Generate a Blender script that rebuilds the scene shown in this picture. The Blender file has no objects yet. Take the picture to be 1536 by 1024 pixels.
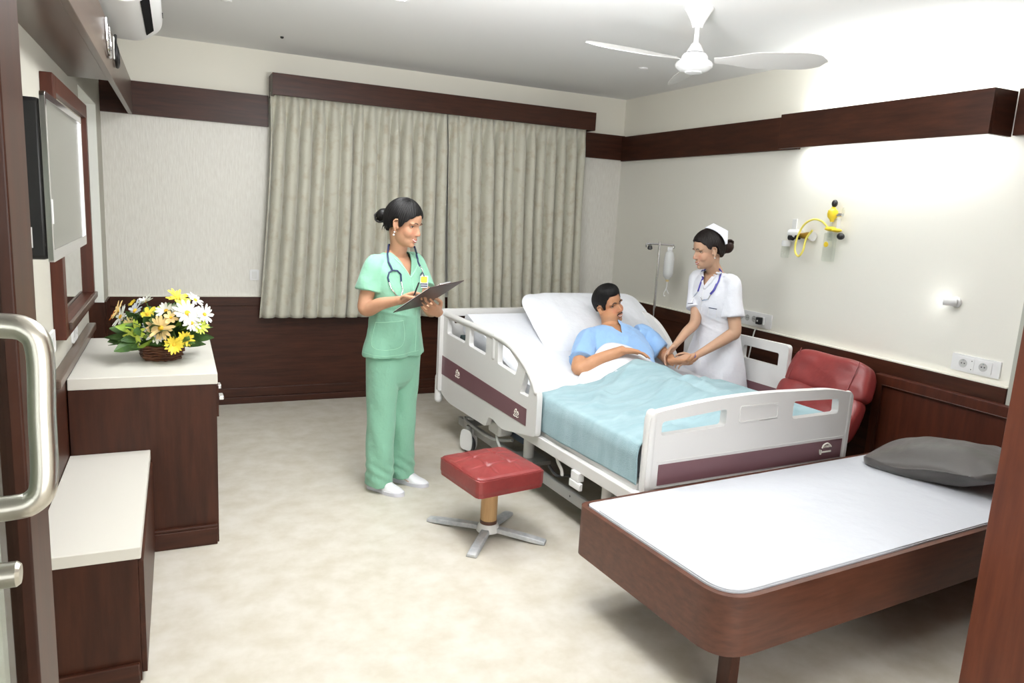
import bpy, bmesh, math, random
from math import sin, cos, pi, radians
from mathutils import Vector, Matrix, noise
from mathutils.geometry import tessellate_polygon
from mathutils.bvhtree import BVHTree

scene = bpy.context.scene
COL = scene.collection
random.seed(7)

# ------------------------------------------------------------------ camera
YAW, PITCH, ROLL = .4379, -.1779, .056
CAM = Vector((-3.899, -6.076, 1.653))
F_ = Vector((sin(YAW)*cos(PITCH), cos(YAW)*cos(PITCH), sin(PITCH)))
R_ = Vector((cos(YAW), -sin(YAW), 0)); U_ = R_.cross(F_)
R2 = R_*cos(ROLL)+U_*sin(ROLL); U2 = -R_*sin(ROLL)+U_*cos(ROLL)
cd = bpy.data.cameras.new('camera'); cam = bpy.data.objects.new('camera', cd); COL.objects.link(cam)
M = Matrix((R2, U2, -F_)).transposed().to_4x4(); M.translation = CAM
cam.matrix_world = M
cd.sensor_width = 36; cd.lens = 1083.2/1536*36; cd.clip_start = .05
scene.camera = cam

# ------------------------------------------------------------------ world, exposure, added fills, wall-box tubes
w = bpy.data.worlds.new('world'); scene.world = w; w.use_nodes = True
w.node_tree.nodes['Background'].inputs[0].default_value = (.9, .95, 1, 1)
w.node_tree.nodes['Background'].inputs[1].default_value = .6
vs = scene.view_settings
vs.view_transform = 'Standard'; vs.look = 'None'; vs.exposure = -0.03; vs.gamma = 1; vs.use_curve_mapping = False

def area(name, loc, size, power, color=(1, 1, 1), rot=(0, 0, 0), sy=None):
    l = bpy.data.lights.new(name, 'AREA'); l.energy = power; l.color = color
    l.shape = 'RECTANGLE'; l.size = size; l.size_y = sy or size
    o = bpy.data.objects.new(name, l); COL.objects.link(o); o.location = loc; o.rotation_euler = rot
    return o
FILL_PANELS = [(-3.05, -2.35, 24), (-2.90, -3.30, 15), (-1.30, -3.75, 2), (-2.8, -5.0, 1)]  # ceiling fill lights added out of view to brighten the room
for lx, ly, pw_ in FILL_PANELS:
    area('added_ceiling_fill', (lx, ly, 2.715), .56, pw_, (.98, .99, 1))
# added fills in place of bounced flash: behind the camera, then facing the ceiling
fl_ = area('flash_fill', (-2.4, -8.8, 1.7), 3.4, 126, (.975, .985, 1), (radians(90), 0, 0), 1.9)
up_ = area('bounce_flash_up', (-2.8, -3.9, 2.0), .4, 92, (.985, .99, 1), (radians(170), 0, -YAW))
# the tubes behind the wall box, up and down
area('tube_light_down', (-.10, -2.95, 2.20), 1.3, 6.5, (.97, 1, 1), (0, 0, pi/2), .06)
area('tube_light_up', (-.10, -2.95, 2.36), 1.3, 6.5, (.97, 1, 1), (pi, 0, pi/2), .06)

# ------------------------------------------------------------------ materials
def lin(c):
    return tuple(((x/255)/12.92 if x/255 <= .04045 else ((x/255+.055)/1.055)**2.4) for x in c)+(1,)

def mat(name, col, rough=.5, metal=0, bump=None, var=None, spec=.5, sheen=0, emit=None, trans=0, coat=0, stretch=None, sss=0, alpha=1):
    m = bpy.data.materials.new(name); m.use_nodes = True
    nt = m.node_tree; b = nt.nodes['Principled BSDF']
    b.inputs['Base Color'].default_value = lin(col); b.inputs['Roughness'].default_value = rough
    b.inputs['Metallic'].default_value = metal; b.inputs['Specular IOR Level'].default_value = spec
    if sheen: b.inputs['Sheen Weight'].default_value = sheen
    if coat: b.inputs['Coat Weight'].default_value = coat; b.inputs['Coat Roughness'].default_value = .15
    if trans: b.inputs['Transmission Weight'].default_value = trans
    if sss: b.inputs['Subsurface Weight'].default_value = sss; b.inputs['Subsurface Radius'].default_value = (.012, .004, .002)
    if alpha < 1: b.inputs['Alpha'].default_value = alpha
    if emit: b.inputs['Emission Color'].default_value = lin(emit[0]); b.inputs['Emission Strength'].default_value = emit[1]
    tc = nt.nodes.new('ShaderNodeTexCoord'); mp = nt.nodes.new('ShaderNodeMapping')
    nt.links.new(tc.outputs['Object'], mp.inputs[0])
    if stretch: mp.inputs['Scale'].default_value = stretch
    if var:   # (other colour, scale, low, high)
        n = nt.nodes.new('ShaderNodeTexNoise'); n.inputs['Scale'].default_value = var[1]; n.inputs['Detail'].default_value = 6
        n.inputs['Roughness'].default_value = .6
        nt.links.new(mp.outputs[0], n.inputs[0])
        r = nt.nodes.new('ShaderNodeMapRange'); r.inputs[1].default_value = var[2]; r.inputs[2].default_value = var[3]
        nt.links.new(n.outputs[0], r.inputs[0])
        x = nt.nodes.new('ShaderNodeMix'); x.data_type = 'RGBA'
        x.inputs[6].default_value = lin(col); x.inputs[7].default_value = lin(var[0])
        nt.links.new(r.outputs[0], x.inputs[0]); nt.links.new(x.outputs[2], b.inputs['Base Color'])
    if bump:  # (scale, strength, distance)
        n = nt.nodes.new('ShaderNodeTexNoise'); n.inputs['Scale'].default_value = bump[0]; n.inputs['Detail'].default_value = 4
        nt.links.new(mp.outputs[0], n.inputs[0])
        bp = nt.nodes.new('ShaderNodeBump'); bp.inputs['Strength'].default_value = bump[1]; bp.inputs['Distance'].default_value = bump[2]
        nt.links.new(n.outputs[0], bp.inputs['Height']); nt.links.new(bp.outputs[0], b.inputs['Normal'])
    return m

WD = ((72, 39, 26), (48, 26, 18))
wood_h = mat('dark_wood_grain_x', WD[0], .38, var=(WD[1], 3, .3, .7), stretch=(1.2, 9, 14), spec=.25)
wood_y = mat('dark_wood_grain_y', WD[0], .38, var=(WD[1], 3, .3, .7), stretch=(14, 1.2, 9), spec=.25)
wood_v = mat('dark_wood_grain_z', WD[0], .38, var=(WD[1], 3, .3, .7), stretch=(9, 9, 1.0), spec=.25)
wood_red = mat('reddish_wood', (105, 54, 34), .4, var=((80, 38, 24), 3, .3, .7), stretch=(9, 9, .9), spec=.45)
wood_panel = mat('deep_red_brown_wood', (82, 41, 27), .4, var=((62, 30, 20), 3, .3, .7), stretch=(9, 9, .9), spec=.25)
wallpaper_shaded = mat('shaded_cream_wallpaper', (188, 185, 174), .6, bump=(26, .2, .004), stretch=(3, 3, .45), spec=.2)  # same cream paper, with the left wall's shade put into its colour
wood_cot = mat('walnut_cot_wood', (98, 58, 42), .36, var=((72, 40, 28), 4, .3, .7), stretch=(1.5, 5, 12), spec=.5)
wood_light = mat('pale_oak', (196, 160, 112), .5, var=((172, 134, 88), 5, .3, .7), stretch=(8, 8, 1))
soffit_m = mat('polished_brown_laminate', (92, 74, 62), .3, var=((70, 54, 45), 2, .3, .7), stretch=(6, .7, 6), spec=.6)
paint = mat('cream_paint', (236, 233, 221), .75, bump=(60, .05, .002))
wallpaper_r = mat('cream_fine_wallpaper', (231, 229, 220), .5, bump=(30, .14, .003), stretch=(3, 3, .6), spec=.35)
wallpaper = mat('cream_textured_wallpaper', (231, 229, 222), .45, bump=(26, .38, .005), stretch=(3, 3, .45), var=((221, 218, 210), 30, .35, .65), spec=.4)
ceil_m = mat('white_ceiling_paint', (234, 234, 233), .8)
white_wall = mat('white_reveal_paint', (235, 236, 230), .6)
floor_m = mat('beige_vinyl_floor', (206, 201, 190), .42, var=((191, 184, 168), 7, .36, .66), bump=(50, .06, .002), spec=.4)
lam_w = mat('ivory_laminate', (212, 209, 200), .4)
plastic_w = mat('white_plastic', (234, 234, 234), .35)
plastic_g = mat('light_grey_plastic', (222, 222, 220), .38)
bedwhite = mat('bed_panel_plastic', (216, 215, 213), .38)
purple = mat('mauve_strip', (112, 78, 84), .45)
print_w = mat('white_print', (240, 236, 226), .5)
black_p = mat('black_plastic', (22, 22, 24), .35)
screen_m = mat('lcd_screen', (112, 112, 104), .28, bump=(400, .2, .0005), spec=.6)
chrome = mat('chrome', (225, 225, 228), .12, 1)
steel = mat('brushed_steel', (200, 196, 186), .28, 1)
greymetal = mat('grey_painted_metal', (168, 168, 166), .45, .2)
dustmetal = mat('dusty_aluminium', (170, 174, 178), .55, .35, var=((205, 206, 206), 14, .4, .65), bump=(90, .3, .002))
rubber = mat('dark_rubber', (60, 60, 62), .6)
red_l = mat('red_leather', (142, 54, 52), .4, bump=(40, .3, .004), var=((118, 40, 40), 6, .35, .7), spec=.55)
stitch = mat('pale_piping', (196, 120, 112), .5)
fabric_w = mat('white_cotton', (216, 218, 223), .8, bump=(9, .5, .02), sheen=.04)
sheet_w = mat('white_sheet', (196, 199, 205), .8, bump=(7, .4, .02), sheen=.04)
towel = mat('pale_blue_towelling', (148, 176, 183), .95, bump=(160, .8, .006), sheen=.08, spec=.1, var=((166, 192, 198), 4, .35, .7), stretch=(1, 3, 1))
curtain_m = mat('sage_grey_brocade', (198, 196, 181), .6, var=((181, 171, 149), 13, .5, .76), sheen=.4, bump=(220, .3, .002))
pillow_g = mat('charcoal_cushion', (70, 66, 62), .5, bump=(6, .5, .02), sheen=.3)
mirror_m = mat('mirror_glass', (225, 228, 226), .03, 1)
def clearmat(name, tint, gl, rough=.03):
    m = bpy.data.materials.new(name); m.use_nodes = True; nt = m.node_tree; nt.nodes.clear()
    o = nt.nodes.new('ShaderNodeOutputMaterial'); t = nt.nodes.new('ShaderNodeBsdfTransparent'); g = nt.nodes.new('ShaderNodeBsdfGlossy'); x = nt.nodes.new('ShaderNodeMixShader')
    lw = nt.nodes.new('ShaderNodeLayerWeight'); lw.inputs[0].default_value = .35
    mr_ = nt.nodes.new('ShaderNodeMapRange'); mr_.inputs[3].default_value = gl; mr_.inputs[4].default_value = min(1, gl+.22)
    t.inputs[0].default_value = lin(tint); g.inputs[0].default_value = (1, 1, 1, 1); g.inputs[1].default_value = rough
    nt.links.new(lw.outputs['Facing'], mr_.inputs[0]); nt.links.new(mr_.outputs[0], x.inputs[0])
    nt.links.new(t.outputs[0], x.inputs[1]); nt.links.new(g.outputs[0], x.inputs[2]); nt.links.new(x.outputs[0], o.inputs[0]); return m
glass_m = clearmat('clear_glass', (226, 234, 230), .12)
clear_p = clearmat('clear_plastic', (247, 249, 247), .04, .06)
bagm = mat('infusion_bag', (232, 234, 234), .25, trans=.12)
slot_m = mat('dark_air_slot', (14, 14, 15), .9, spec=.1)
yellow = mat('yellow_plastic', (236, 205, 50), .35)
brass = mat('brass', (190, 150, 60), .3, .9)
emit_w = mat('lamp_glow', (255, 255, 255), .5, emit=((250, 255, 255), 6))
tube_m = mat('fluorescent_tube', (255, 255, 255), .5, emit=((245, 252, 255), 5))
teal_d = mat('dark_teal_board', (62, 84, 84), .5)
scrub = mat('mint_scrub_cotton', (128, 180, 154), .85, bump=(9, .8, .02), sheen=.2)
scrub_seam = mat('mint_seam', (158, 208, 182), .8)
dress_m = mat('white_uniform_cotton', (222, 223, 230), .8, bump=(9, .8, .02), sheen=.2)
gown = mat('light_blue_gown_cotton', (138, 175, 218), .85, bump=(9, .8, .02), sheen=.2)
gown_d = mat('blue_gown_seam', (128, 166, 214), .85)
def skin(name, col, col2, beard=None):
    m = mat(name, col, .5, sss=.05, var=(col2, 7, .4, .7), spec=.4)
    nt = m.node_tree; b_ = nt.nodes['Principled BSDF']
    src = b_.inputs['Base Color'].links[0].from_socket
    for att, c_ in (('blush', (206, 112, 92)), ('beard', beard or (90, 64, 52))):
        at = nt.nodes.new('ShaderNodeAttribute'); at.attribute_name = att
        x = nt.nodes.new('ShaderNodeMix'); x.data_type = 'RGBA'; x.inputs[7].default_value = lin(c_)
        nt.links.new(at.outputs['Fac'], x.inputs[0]); nt.links.new(src, x.inputs[6]); src = x.outputs[2]
    nt.links.new(src, b_.inputs['Base Color'])
    return m
skin_b = skin('skin_fair', (188, 143, 114), (180, 133, 104))
skin_d = skin('skin_light', (190, 152, 126), (182, 142, 116))
skin_c = skin('skin_tan', (188, 139, 103), (176, 124, 90))
hair_m = mat('black_hair', (11, 9, 9), .5, spec=.25, bump=(60, .4, .003), stretch=(1, 1, .25))
hair_c = mat('brown_bun_hair', (44, 26, 20), .5, spec=.3, bump=(60, .5, .003), stretch=(1, 1, .25))
hair_b = mat('dark_brown_hair', (22, 14, 12), .5, spec=.25, bump=(60, .4, .003), stretch=(1, 1, .25))
stubble = mat('beard_shadow', (110, 76, 60), .6)
lip_m = mat('lips', (176, 84, 76), .4)
lip_man = mat('lips_pale', (170, 100, 84), .45)
teeth_m = mat('teeth', (240, 236, 228), .3)
eye_w = mat('eye_white', (226, 220, 214), .25)
iris_m = mat('dark_iris', (30, 18, 14), .2)
dark_line = mat('lash_and_brow', (28, 18, 16), .6)
navy = mat('navy_rubber_tube', (34, 44, 84), .35)
violet = mat('blue_violet_rubber_tube', (66, 62, 150), .35)
shoe_m = mat('white_shoe_leather', (232, 232, 236), .4)
sole_m = mat('grey_white_sole', (206, 206, 214), .6)
clip_m = mat('dark_brown_clipboard', (62, 42, 40), .4)
paper = mat('paper', (238, 238, 240), .8)
leaf_m = mat('leaf_green', (72, 104, 44), .55, var=((44, 74, 34), 30, .3, .7))
leaf2_m = mat('yellow_green_leaf', (140, 170, 62), .55)
wicker = mat('wicker', (104, 62, 36), .6, var=((66, 36, 22), 30, .35, .65), bump=(90, .5, .003))
PET = {'white': mat('white_petal', (236, 236, 226), .6), 'yellow': mat('yellow_petal', (240, 216, 70), .6),
       'cream': mat('cream_yellow_petal', (244, 226, 150), .6), 'lime': mat('lime_petal', (206, 220, 90), .6),
       'peach': mat('peach_petal', (244, 212, 146), .6), 'orange': mat('orange_petal', (232, 140, 62), .6),
       'bluish': mat('bluish_white_petal', (205, 212, 220), .6)}
cen_y = mat('flower_eye_yellow', (232, 182, 50), .7)
cen_g = mat('flower_eye_green', (130, 160, 50), .7)

# ------------------------------------------------------------------ object helpers
def tag(o, label=None, cat=None, group=None, kind=None):
    if label: o['label'] = label
    if cat: o['category'] = cat
    if group: o['group'] = group
    if kind: o['kind'] = kind
    return o

def empty(name, loc, rz=0, label=None, cat=None, group=None):
    o = bpy.data.objects.new(name, None); COL.objects.link(o); o.empty_display_size = .1
    o.location = loc; o.rotation_euler = (0, 0, rz)
    return tag(o, label, cat, group)

class MB:
    def __init__(s): s.v = []; s.f = []
    def add(s, vs, fs, Mx=None):
        k = len(s.v)
        s.v += [(Mx @ Vector(p)) if Mx is not None else Vector(p) for p in vs]
        s.f += [tuple(i+k for i in f) for f in fs]
        return s
    def box(s, x0, x1, y0, y1, z0, z1, Mx=None):
        x0, x1 = min(x0, x1), max(x0, x1); y0, y1 = min(y0, y1), max(y0, y1); z0, z1 = min(z0, z1), max(z0, z1)
        return s.add([(x0, y0, z0), (x1, y0, z0), (x1, y1, z0), (x0, y1, z0), (x0, y0, z1), (x1, y0, z1), (x1, y1, z1), (x0, y1, z1)],
                     [(0, 3, 2, 1), (4, 5, 6, 7), (0, 1, 5, 4), (1, 2, 6, 5), (2, 3, 7, 6), (3, 0, 4, 7)], Mx)
    def prism(s, poly, t, O=(0, 0, 0), A=(1, 0, 0), B=(0, 0, 1), holes=()):
        # outline in axes A, B at origin O, thickness t centred along A x B
        O, A, B = Vector(O), Vector(A), Vector(B); N = A.cross(B).normalized()
        loops = [list(poly)]+[list(h) for h in holes]
        flat = [p for L in loops for p in L]
        tris = tessellate_polygon([[Vector((p[0], p[1], 0)) for p in L] for L in loops])
        n = len(flat)
        vs = [O+A*p[0]+B*p[1]+N*t/2 for p in flat]+[O+A*p[0]+B*p[1]-N*t/2 for p in flat]
        fs = []
        for tr in tris:
            a, b, c = [Vector((flat[i][0], flat[i][1])) for i in tr]
            cr = (b-a).x*(c-a).y-(b-a).y*(c-a).x
            tt = tuple(tr) if cr > 0 else tuple(reversed(tr))
            fs.append(tt); fs.append(tuple(i+n for i in reversed(tt)))
        k = 0
        for li, L in enumerate(loops):
            m = len(L)
            ar = sum(L[i][0]*L[(i+1) % m][1]-L[(i+1) % m][0]*L[i][1] for i in range(m))
            flip = (ar < 0) ^ (li > 0)
            for i in range(m):
                a, b = k+i, k+(i+1) % m
                fs.append((a, a+n, b+n, b) if not flip else (a, b, b+n, a+n))
            k += m
        return s.add(vs, fs)
    def rings(s, rings, cap=True, closed=False):
        n = len(rings[0]); k = len(s.v)
        for r in rings: s.v += [Vector(p) for p in r]
        m = len(rings)
        for j in range(m if closed else m-1):
            a, b = k+j*n, k+((j+1) % m)*n
            for i in range(n):
                s.f.append((a+i, a+(i+1) % n, b+(i+1) % n, b+i))
        if cap and not closed:
            s.f.append(tuple(k+i for i in reversed(range(n)))); s.f.append(tuple(k+(m-1)*n+i for i in range(n)))
        return s
    def tube(s, pts, r, n=12, closed=False, smooth=0, r2=None):
        pts = [Vector(p) for p in pts]
        if smooth: pts = catmull(pts, smooth, closed)
        m = len(pts); rs = []; up = None
        for i in range(m):
            if closed: t = (pts[(i+1) % m]-pts[i-1])
            else: t = pts[min(i+1, m-1)]-pts[max(i-1, 0)]
            t = t.normalized() if t.length > 1e-9 else Vector((0, 0, 1))
            if up is None: up = t.orthogonal().normalized()
            up = (up-t*up.dot(t)); up = up.normalized() if up.length > 1e-6 else t.orthogonal().normalized()
            b = t.cross(up)
            rr = r if not isinstance(r, (list, tuple)) else r[min(len(r)-1, int(round(i*(len(r)-1)/max(1, m-1))))]
            q = r2 if r2 else rr
            rs.append([pts[i]+up*rr*cos(2*pi*k/n)+b*q*sin(2*pi*k/n) for k in range(n)])
        return s.rings(rs, True, closed)
    def lathe(s, prof, n=32, Mx=None, O=(0, 0, 0), ax='z'):
        O = Vector(O); rs = []
        for r, z in prof:
            ring = []
            for k in range(n):
                a = 2*pi*k/n; p = (r*cos(a), r*sin(a), z)
                if ax == 'x': p = (z, p[0], p[1])
                if ax == 'y': p = (p[1], z, p[0])
                p = Vector(p)+O
                ring.append(Mx @ p if Mx is not None else p)
            rs.append(ring)
        return s.rings(rs)
    def ell(s, c, r, Rm=None, n=24, m=16, e=1.0):
        c = Vector(c)
        if not isinstance(r, (tuple, list, Vector)): r = (r, r, r)
        sp = lambda x: math.copysign(abs(x)**e, x)
        rs = []
        for j in range(1, m):
            ph = -pi/2+pi*j/m
            ring = []
            for k in range(n):
                a = 2*pi*k/n
                p = Vector((r[0]*sp(cos(a))*sp(cos(ph)), r[1]*sp(sin(a))*sp(cos(ph)), r[2]*sp(sin(ph))))
                ring.append(c+((Rm @ p) if Rm is not None else p))
            rs.append(ring)
        s.rings(rs, cap=False)
        k0 = len(s.v)-n*(m-1)
        b = Vector((0, 0, -r[2])); t = Vector((0, 0, r[2]))
        s.v += [c+((Rm @ b) if Rm is not None else b), c+((Rm @ t) if Rm is not None else t)]
        ib, it = len(s.v)-2, len(s.v)-1
        for i in range(n):
            s.f.append((ib, k0+(i+1) % n, k0+i)); s.f.append((it, k0+n*(m-2)+i, k0+n*(m-2)+(i+1) % n))
        return s
    def limb(s, pts, rad, side=None, n=24, sub=6, flat=False, e=1.0):
        # smooth tapered limb; rad entries: r or (a along side, b across)
        P = [Vector(p) for p in pts]; Rr = [(q, q) if not isinstance(q, (tuple, list)) else q for q in rad]
        Rv = [Vector((a, b, 0)) for a, b in Rr]
        P2 = catmull(P, sub) if len(P) > 2 else [P[0].lerp(P[1], i/sub) for i in range(sub+1)]
        R2_ = catmull(Rv, sub) if len(P) > 2 else [Rv[0].lerp(Rv[1], i/sub) for i in range(sub+1)]
        rs = []; m = len(P2); up = Vector(side) if side is not None else None
        for i in range(m):
            t = (P2[min(i+1, m-1)]-P2[max(i-1, 0)]).normalized()
            if up is None: up = t.orthogonal()
            a = (Vector(side) if side is not None else up); a = (a-t*a.dot(t)).normalized(); up = a
            b = t.cross(a)
            A_, B_ = R2_[i].x, R2_[i].y
            sp = lambda x: math.copysign(abs(x)**e, x)
            ring = lambda c, q: [c+a*A_*q*sp(cos(2*pi*k/n))+b*B_*q*sp(sin(2*pi*k/n)) for k in range(n)]
            if i == 0 and not flat:
                for h in (80, 60, 40, 20): rs.append(ring(P2[i]-t*min(A_, B_)*sin(radians(h)), cos(radians(h))))
            rs.append(ring(P2[i], 1))
            if i == m-1 and not flat:
                for h in (20, 40, 60, 80): rs.append(ring(P2[i]+t*min(A_, B_)*sin(radians(h)), cos(radians(h))))
        return s.rings(rs)
    def grid(s, fn, nu, nv, closed_u=False):
        k = len(s.v)
        for j in range(nv+1):
            for i in range(nu+(0 if closed_u else 1)):
                s.v.append(Vector(fn(i/nu, j/nv)))
        w_ = nu+(0 if closed_u else 1)
        for j in range(nv):
            for i in range(nu):
                s.f.append((k+j*w_+i, k+j*w_+(i+1) % w_, k+(j+1)*w_+(i+1) % w_, k+(j+1)*w_+i))
        return s
    def mesh(s, name='m'):
        me = bpy.data.meshes.new(name); me.from_pydata([tuple(p) for p in s.v], [], s.f); me.validate(); me.update()
        bm = bmesh.new(); bm.from_mesh(me); bmesh.ops.recalc_face_normals(bm, faces=bm.faces); bm.to_mesh(me); bm.free()
        return me
    def build(s, name, m, parent=None, smooth=True, bevel=0, seg=3, sub=0, solid=0, angle=35, label=None, cat=None, group=None, kind=None):
        me = s.mesh(name)
        return link_mesh(me, name, m, parent, smooth, bevel, seg, sub, solid, angle, label, cat, group, kind)

def link_mesh(me, name, m, parent=None, smooth=True, bevel=0, seg=3, sub=0, solid=0, angle=35, label=None, cat=None, group=None, kind=None):
    me.name = name
    if m: me.materials.append(m)
    if smooth:
        me.shade_smooth()
        if angle: me.set_sharp_from_angle(angle=radians(angle))
    o = bpy.data.objects.new(name, me); COL.objects.link(o)
    if parent: o.parent = parent
    if solid:
        md = o.modifiers.new('solid', 'SOLIDIFY'); md.thickness = solid; md.offset = 0
    if bevel:
        md = o.modifiers.new('bevel', 'BEVEL'); md.width = bevel; md.segments = seg; md.limit_method = 'ANGLE'; md.angle_limit = radians(40)
        md.harden_normals = False
    if sub:
        md = o.modifiers.new('sub', 'SUBSURF'); md.levels = sub; md.render_levels = sub
    return tag(o, label, cat, group, kind)

def catmull(P, k, closed=False):
    out = []; n = len(P)
    for i in range(n if closed else n-1):
        if closed: p0, p1, p2, p3 = P[i-1], P[i], P[(i+1) % n], P[(i+2) % n]
        else: p0, p1, p2, p3 = P[max(i-1, 0)], P[i], P[i+1], P[min(i+2, n-1)]
        for j in range(k):
            t = j/k
            out.append(.5*((2*p1)+(-p0+p2)*t+(2*p0-5*p1+4*p2-p3)*t*t+(-p0+3*p1-3*p2+p3)*t**3))
    if not closed: out.append(P[-1].copy())
    return out

def rpoly(pts, r, n=5):
    # round the corners of a 2D outline; r one radius or one per corner
    out = []; m = len(pts)
    for i in range(m):
        p = Vector(pts[i][:2]); a = Vector(pts[i-1][:2]); b = Vector(pts[(i+1) % m][:2])
        rr = r[i] if isinstance(r, (list, tuple)) else r
        u, v = (a-p), (b-p); lu, lv = u.length, v.length
        if rr <= 0 or lu < 1e-6 or lv < 1e-6: out.append(tuple(p)); continue
        u.normalize(); v.normalize(); d = min(rr, lu*.45, lv*.45)
        A, B = p+u*d, p+v*d
        for j in range(n+1):
            t = j/n; q = A*(1-t)**2+p*2*t*(1-t)+B*t*t; out.append((q.x, q.y))
    return out

def rect(x0, x1, y0, y1, r=0, n=5):
    P = [(x0, y0), (x1, y0), (x1, y1), (x0, y1)]
    return rpoly(P, r, n) if r else P

def copy_tree(o, parent=None):
    c = o.copy(); COL.objects.link(c); c.parent = parent
    for ch in list(o.children): copy_tree(ch, c)
    return c

def smoothstep(a, b, x):
    t = max(0, min(1, (x-a)/(b-a))); return t*t*(3-2*t)
# ================================================================== THE SETTING
def struct(name, mb, m, bevel=0, smooth=False, parent=None, seg=2):
    return mb.build(name, m, parent, smooth=smooth, bevel=bevel, seg=seg, kind='structure' if parent is None else None)

H = 2.75; XL = -4.375; YF = -9.0
struct('floor', MB().box(-5.0, .3, YF-.2, .3, -.1, 0), floor_m)
struct('ceiling', MB().box(-5.0, .3, YF-.2, .3, H, H+.1), ceil_m)
def wall_part(name, boxes_low, boxes_up, zsplit=2.40):
    pass
struct('wall_back', MB().box(-4.8, .1, 0, .12, 0, 2.3), wallpaper)
struct('wall_back_upper', MB().box(-4.8, .1, 0, .12, 2.3, H), paint).name = 'wall_back'
struct('wall_right', MB().box(0, .12, YF, 0, 0, 2.3), wallpaper_r)
struct('wall_right', MB().box(0, .12, YF, 0, 2.3, H), paint)
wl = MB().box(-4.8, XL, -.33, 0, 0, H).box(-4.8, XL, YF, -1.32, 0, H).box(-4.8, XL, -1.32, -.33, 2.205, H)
struct('wall_left', wl, wallpaper_shaded)
struct('wall_left', MB().box(-4.9, -4.62, -1.32, -.33, 0, 2.205), white_wall)
struct('wall_front', MB().box(-4.8, .1, YF-.12, YF, 0, H), paint)
struct('trim_1', MB().box(-4.62, XL-.001, -.336, -.330, .86, 2.205).box(-4.62, XL-.001, -1.32, -.33, 2.2, 2.205), white_wall)   # recess lining
struct('wall_column', MB().box(-.05, 0, -4.65, -3.875, 0, 2.17), mat('grey_green_trim', (176, 177, 166), .6)).name = 'wall_right_column'

# timber bands high on the walls
struct('trim_2', MB().box(XL, -3.24, -.03, 0, 2.19, 2.42).box(-.43, 0, -.03, 0, 2.19, 2.415), wood_h)
struct('trim_3', MB().box(-.03, 0, -2.235, -.03, 2.18, 2.405), wood_y)
struct('trim_4', MB().box(-.03, 0, -5.2, -3.665, 2.172, 2.40), wood_y)
# boxed beam along the left wall: fascia board and soffit
struct('trim_5', MB().box(-4.20, -4.172, YF, -.03, 2.19, 2.42), soffit_m, bevel=.003)
struct('trim_6', MB().box(XL, -4.20, YF, -1.72, 2.192, 2.212), soffit_m)
# wainscot with its cap and skirting
struct('trim_7', MB().box(-4.375, 0, -.02, 0, .12, .83), wood_h)
struct('trim_8', MB().box(-4.375, 0, -.034, 0, .80, .872), wood_h, bevel=.004)
struct('trim_9', MB().box(-.02, 0, -3.86, -.02, .12, .83), wood_y)
struct('trim_10', MB().box(-.034, 0, -3.86, -.034, .80, .895), wood_y, bevel=.004)
struct('trim_11', MB().box(-.036, 0, -3.86, -.034, .895, .902).box(-4.375, 0, -.036, 0, .872, .876), paint)
struct('baseboard_back', MB().box(-4.375, 0, -.045, 0, 0, .055).box(-4.375, 0, -.034, 0, .055, .13), wood_h, bevel=.004)
struct('baseboard_right', MB().box(-.045, 0, -3.86, -.045, 0, .055).box(-.034, 0, -3.86, -.045, .055, .13), wood_y, bevel=.004)
struct('trim_12', MB().box(-4.62, XL, -.35, -.33, 0, .87).box(XL, XL+.012, -.33, -.034, 0, .872), wood_v)
struct('trim_13', MB().box(XL, -4.352, -3.56, -1.36, .0, .86), wood_y)
struct('trim_14', MB().box(XL, -4.332, -2.82, -1.40, .86, .90), soffit_m, bevel=.006)

# ================================================================== PELMET AND CURTAINS
p = empty('curtain_pelmet', (-1.84, 0, 2.41), 0, 'long dark brown wooden pelmet box over the grey-green window curtains', 'pelmet')
MB().box(-1.392, 1.393, -.225, -.20, 0, .156).build('front_board', wood_h, p, smooth=False, bevel=.002)
MB().box(-1.392, -1.37, -.20, -.001, 0, .156).build('end_board', wood_y, p, smooth=False)
MB().box(1.371, 1.393, -.20, -.001, 0, .156).build('end_board', wood_y, p, smooth=False)
MB().box(-1.37, 1.371, -.20, -.001, .14, .156).build('top_board', wood_h, p, smooth=False)

def curtain(x0, x1, bx0, bx1, zb, nf, seed, label):
    rnd = random.Random(seed)
    ph = [rnd.uniform(-.9, .9) for _ in range(nf+2)]; am = [rnd.uniform(.65, 1.25) for _ in range(nf+2)]
    def fn(u, v):
        z = 2.44-(2.44-zb)*v
        e = smoothstep(0, 1, v)
        k = u*nf; i = int(min(k, nf-1e-6)); f = k-i
        a = am[i]*(1-f)+am[i+1]*f; q = ph[i]*(1-f)+ph[i+1]*f
        drift = .35*sin(v*2.2+q*3)*v
        s_ = sin(2*pi*(k+.12*q+drift*.25))
        sharp = math.copysign(abs(s_)**.8, s_)
        depth = (.016+.022*smoothstep(0, .12, v)+.008*v)*a
        y = -.11+sharp*depth+.012*noise.noise(Vector((u*9, v*3.1, seed)))
        if v < .06: y += -.012*abs(sin(2*pi*k*1.0))*(1-v/.06)
        xa = x0+(bx0-x0)*v**1.5; xb = x1+(bx1-x1)*v**1.5
        x = xa+(xb-xa)*u+.012*cos(2*pi*k+q)*a*smoothstep(.0, .2, v)
        z += .008*noise.noise(Vector((u*6, 0, seed)))*v - .004*s_*v
        return (x, y, z)
    g = MB().grid(fn, nf*14, 60)
    return g.build('window_curtain', curtain_m, None, angle=0, solid=.003, label=label, cat='curtain', group='grey-green curtains over the window')
curtain(-3.235, -1.818, -3.335, -1.782, .712, 14, 3, 'left curtain panel, pleated grey-green brocade behind the nurse in mint scrubs')
curtain(-1.815, -.475, -1.755, -.43, .745, 13, 8, 'right curtain panel, pleated grey-green brocade behind the bed pillow')

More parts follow.
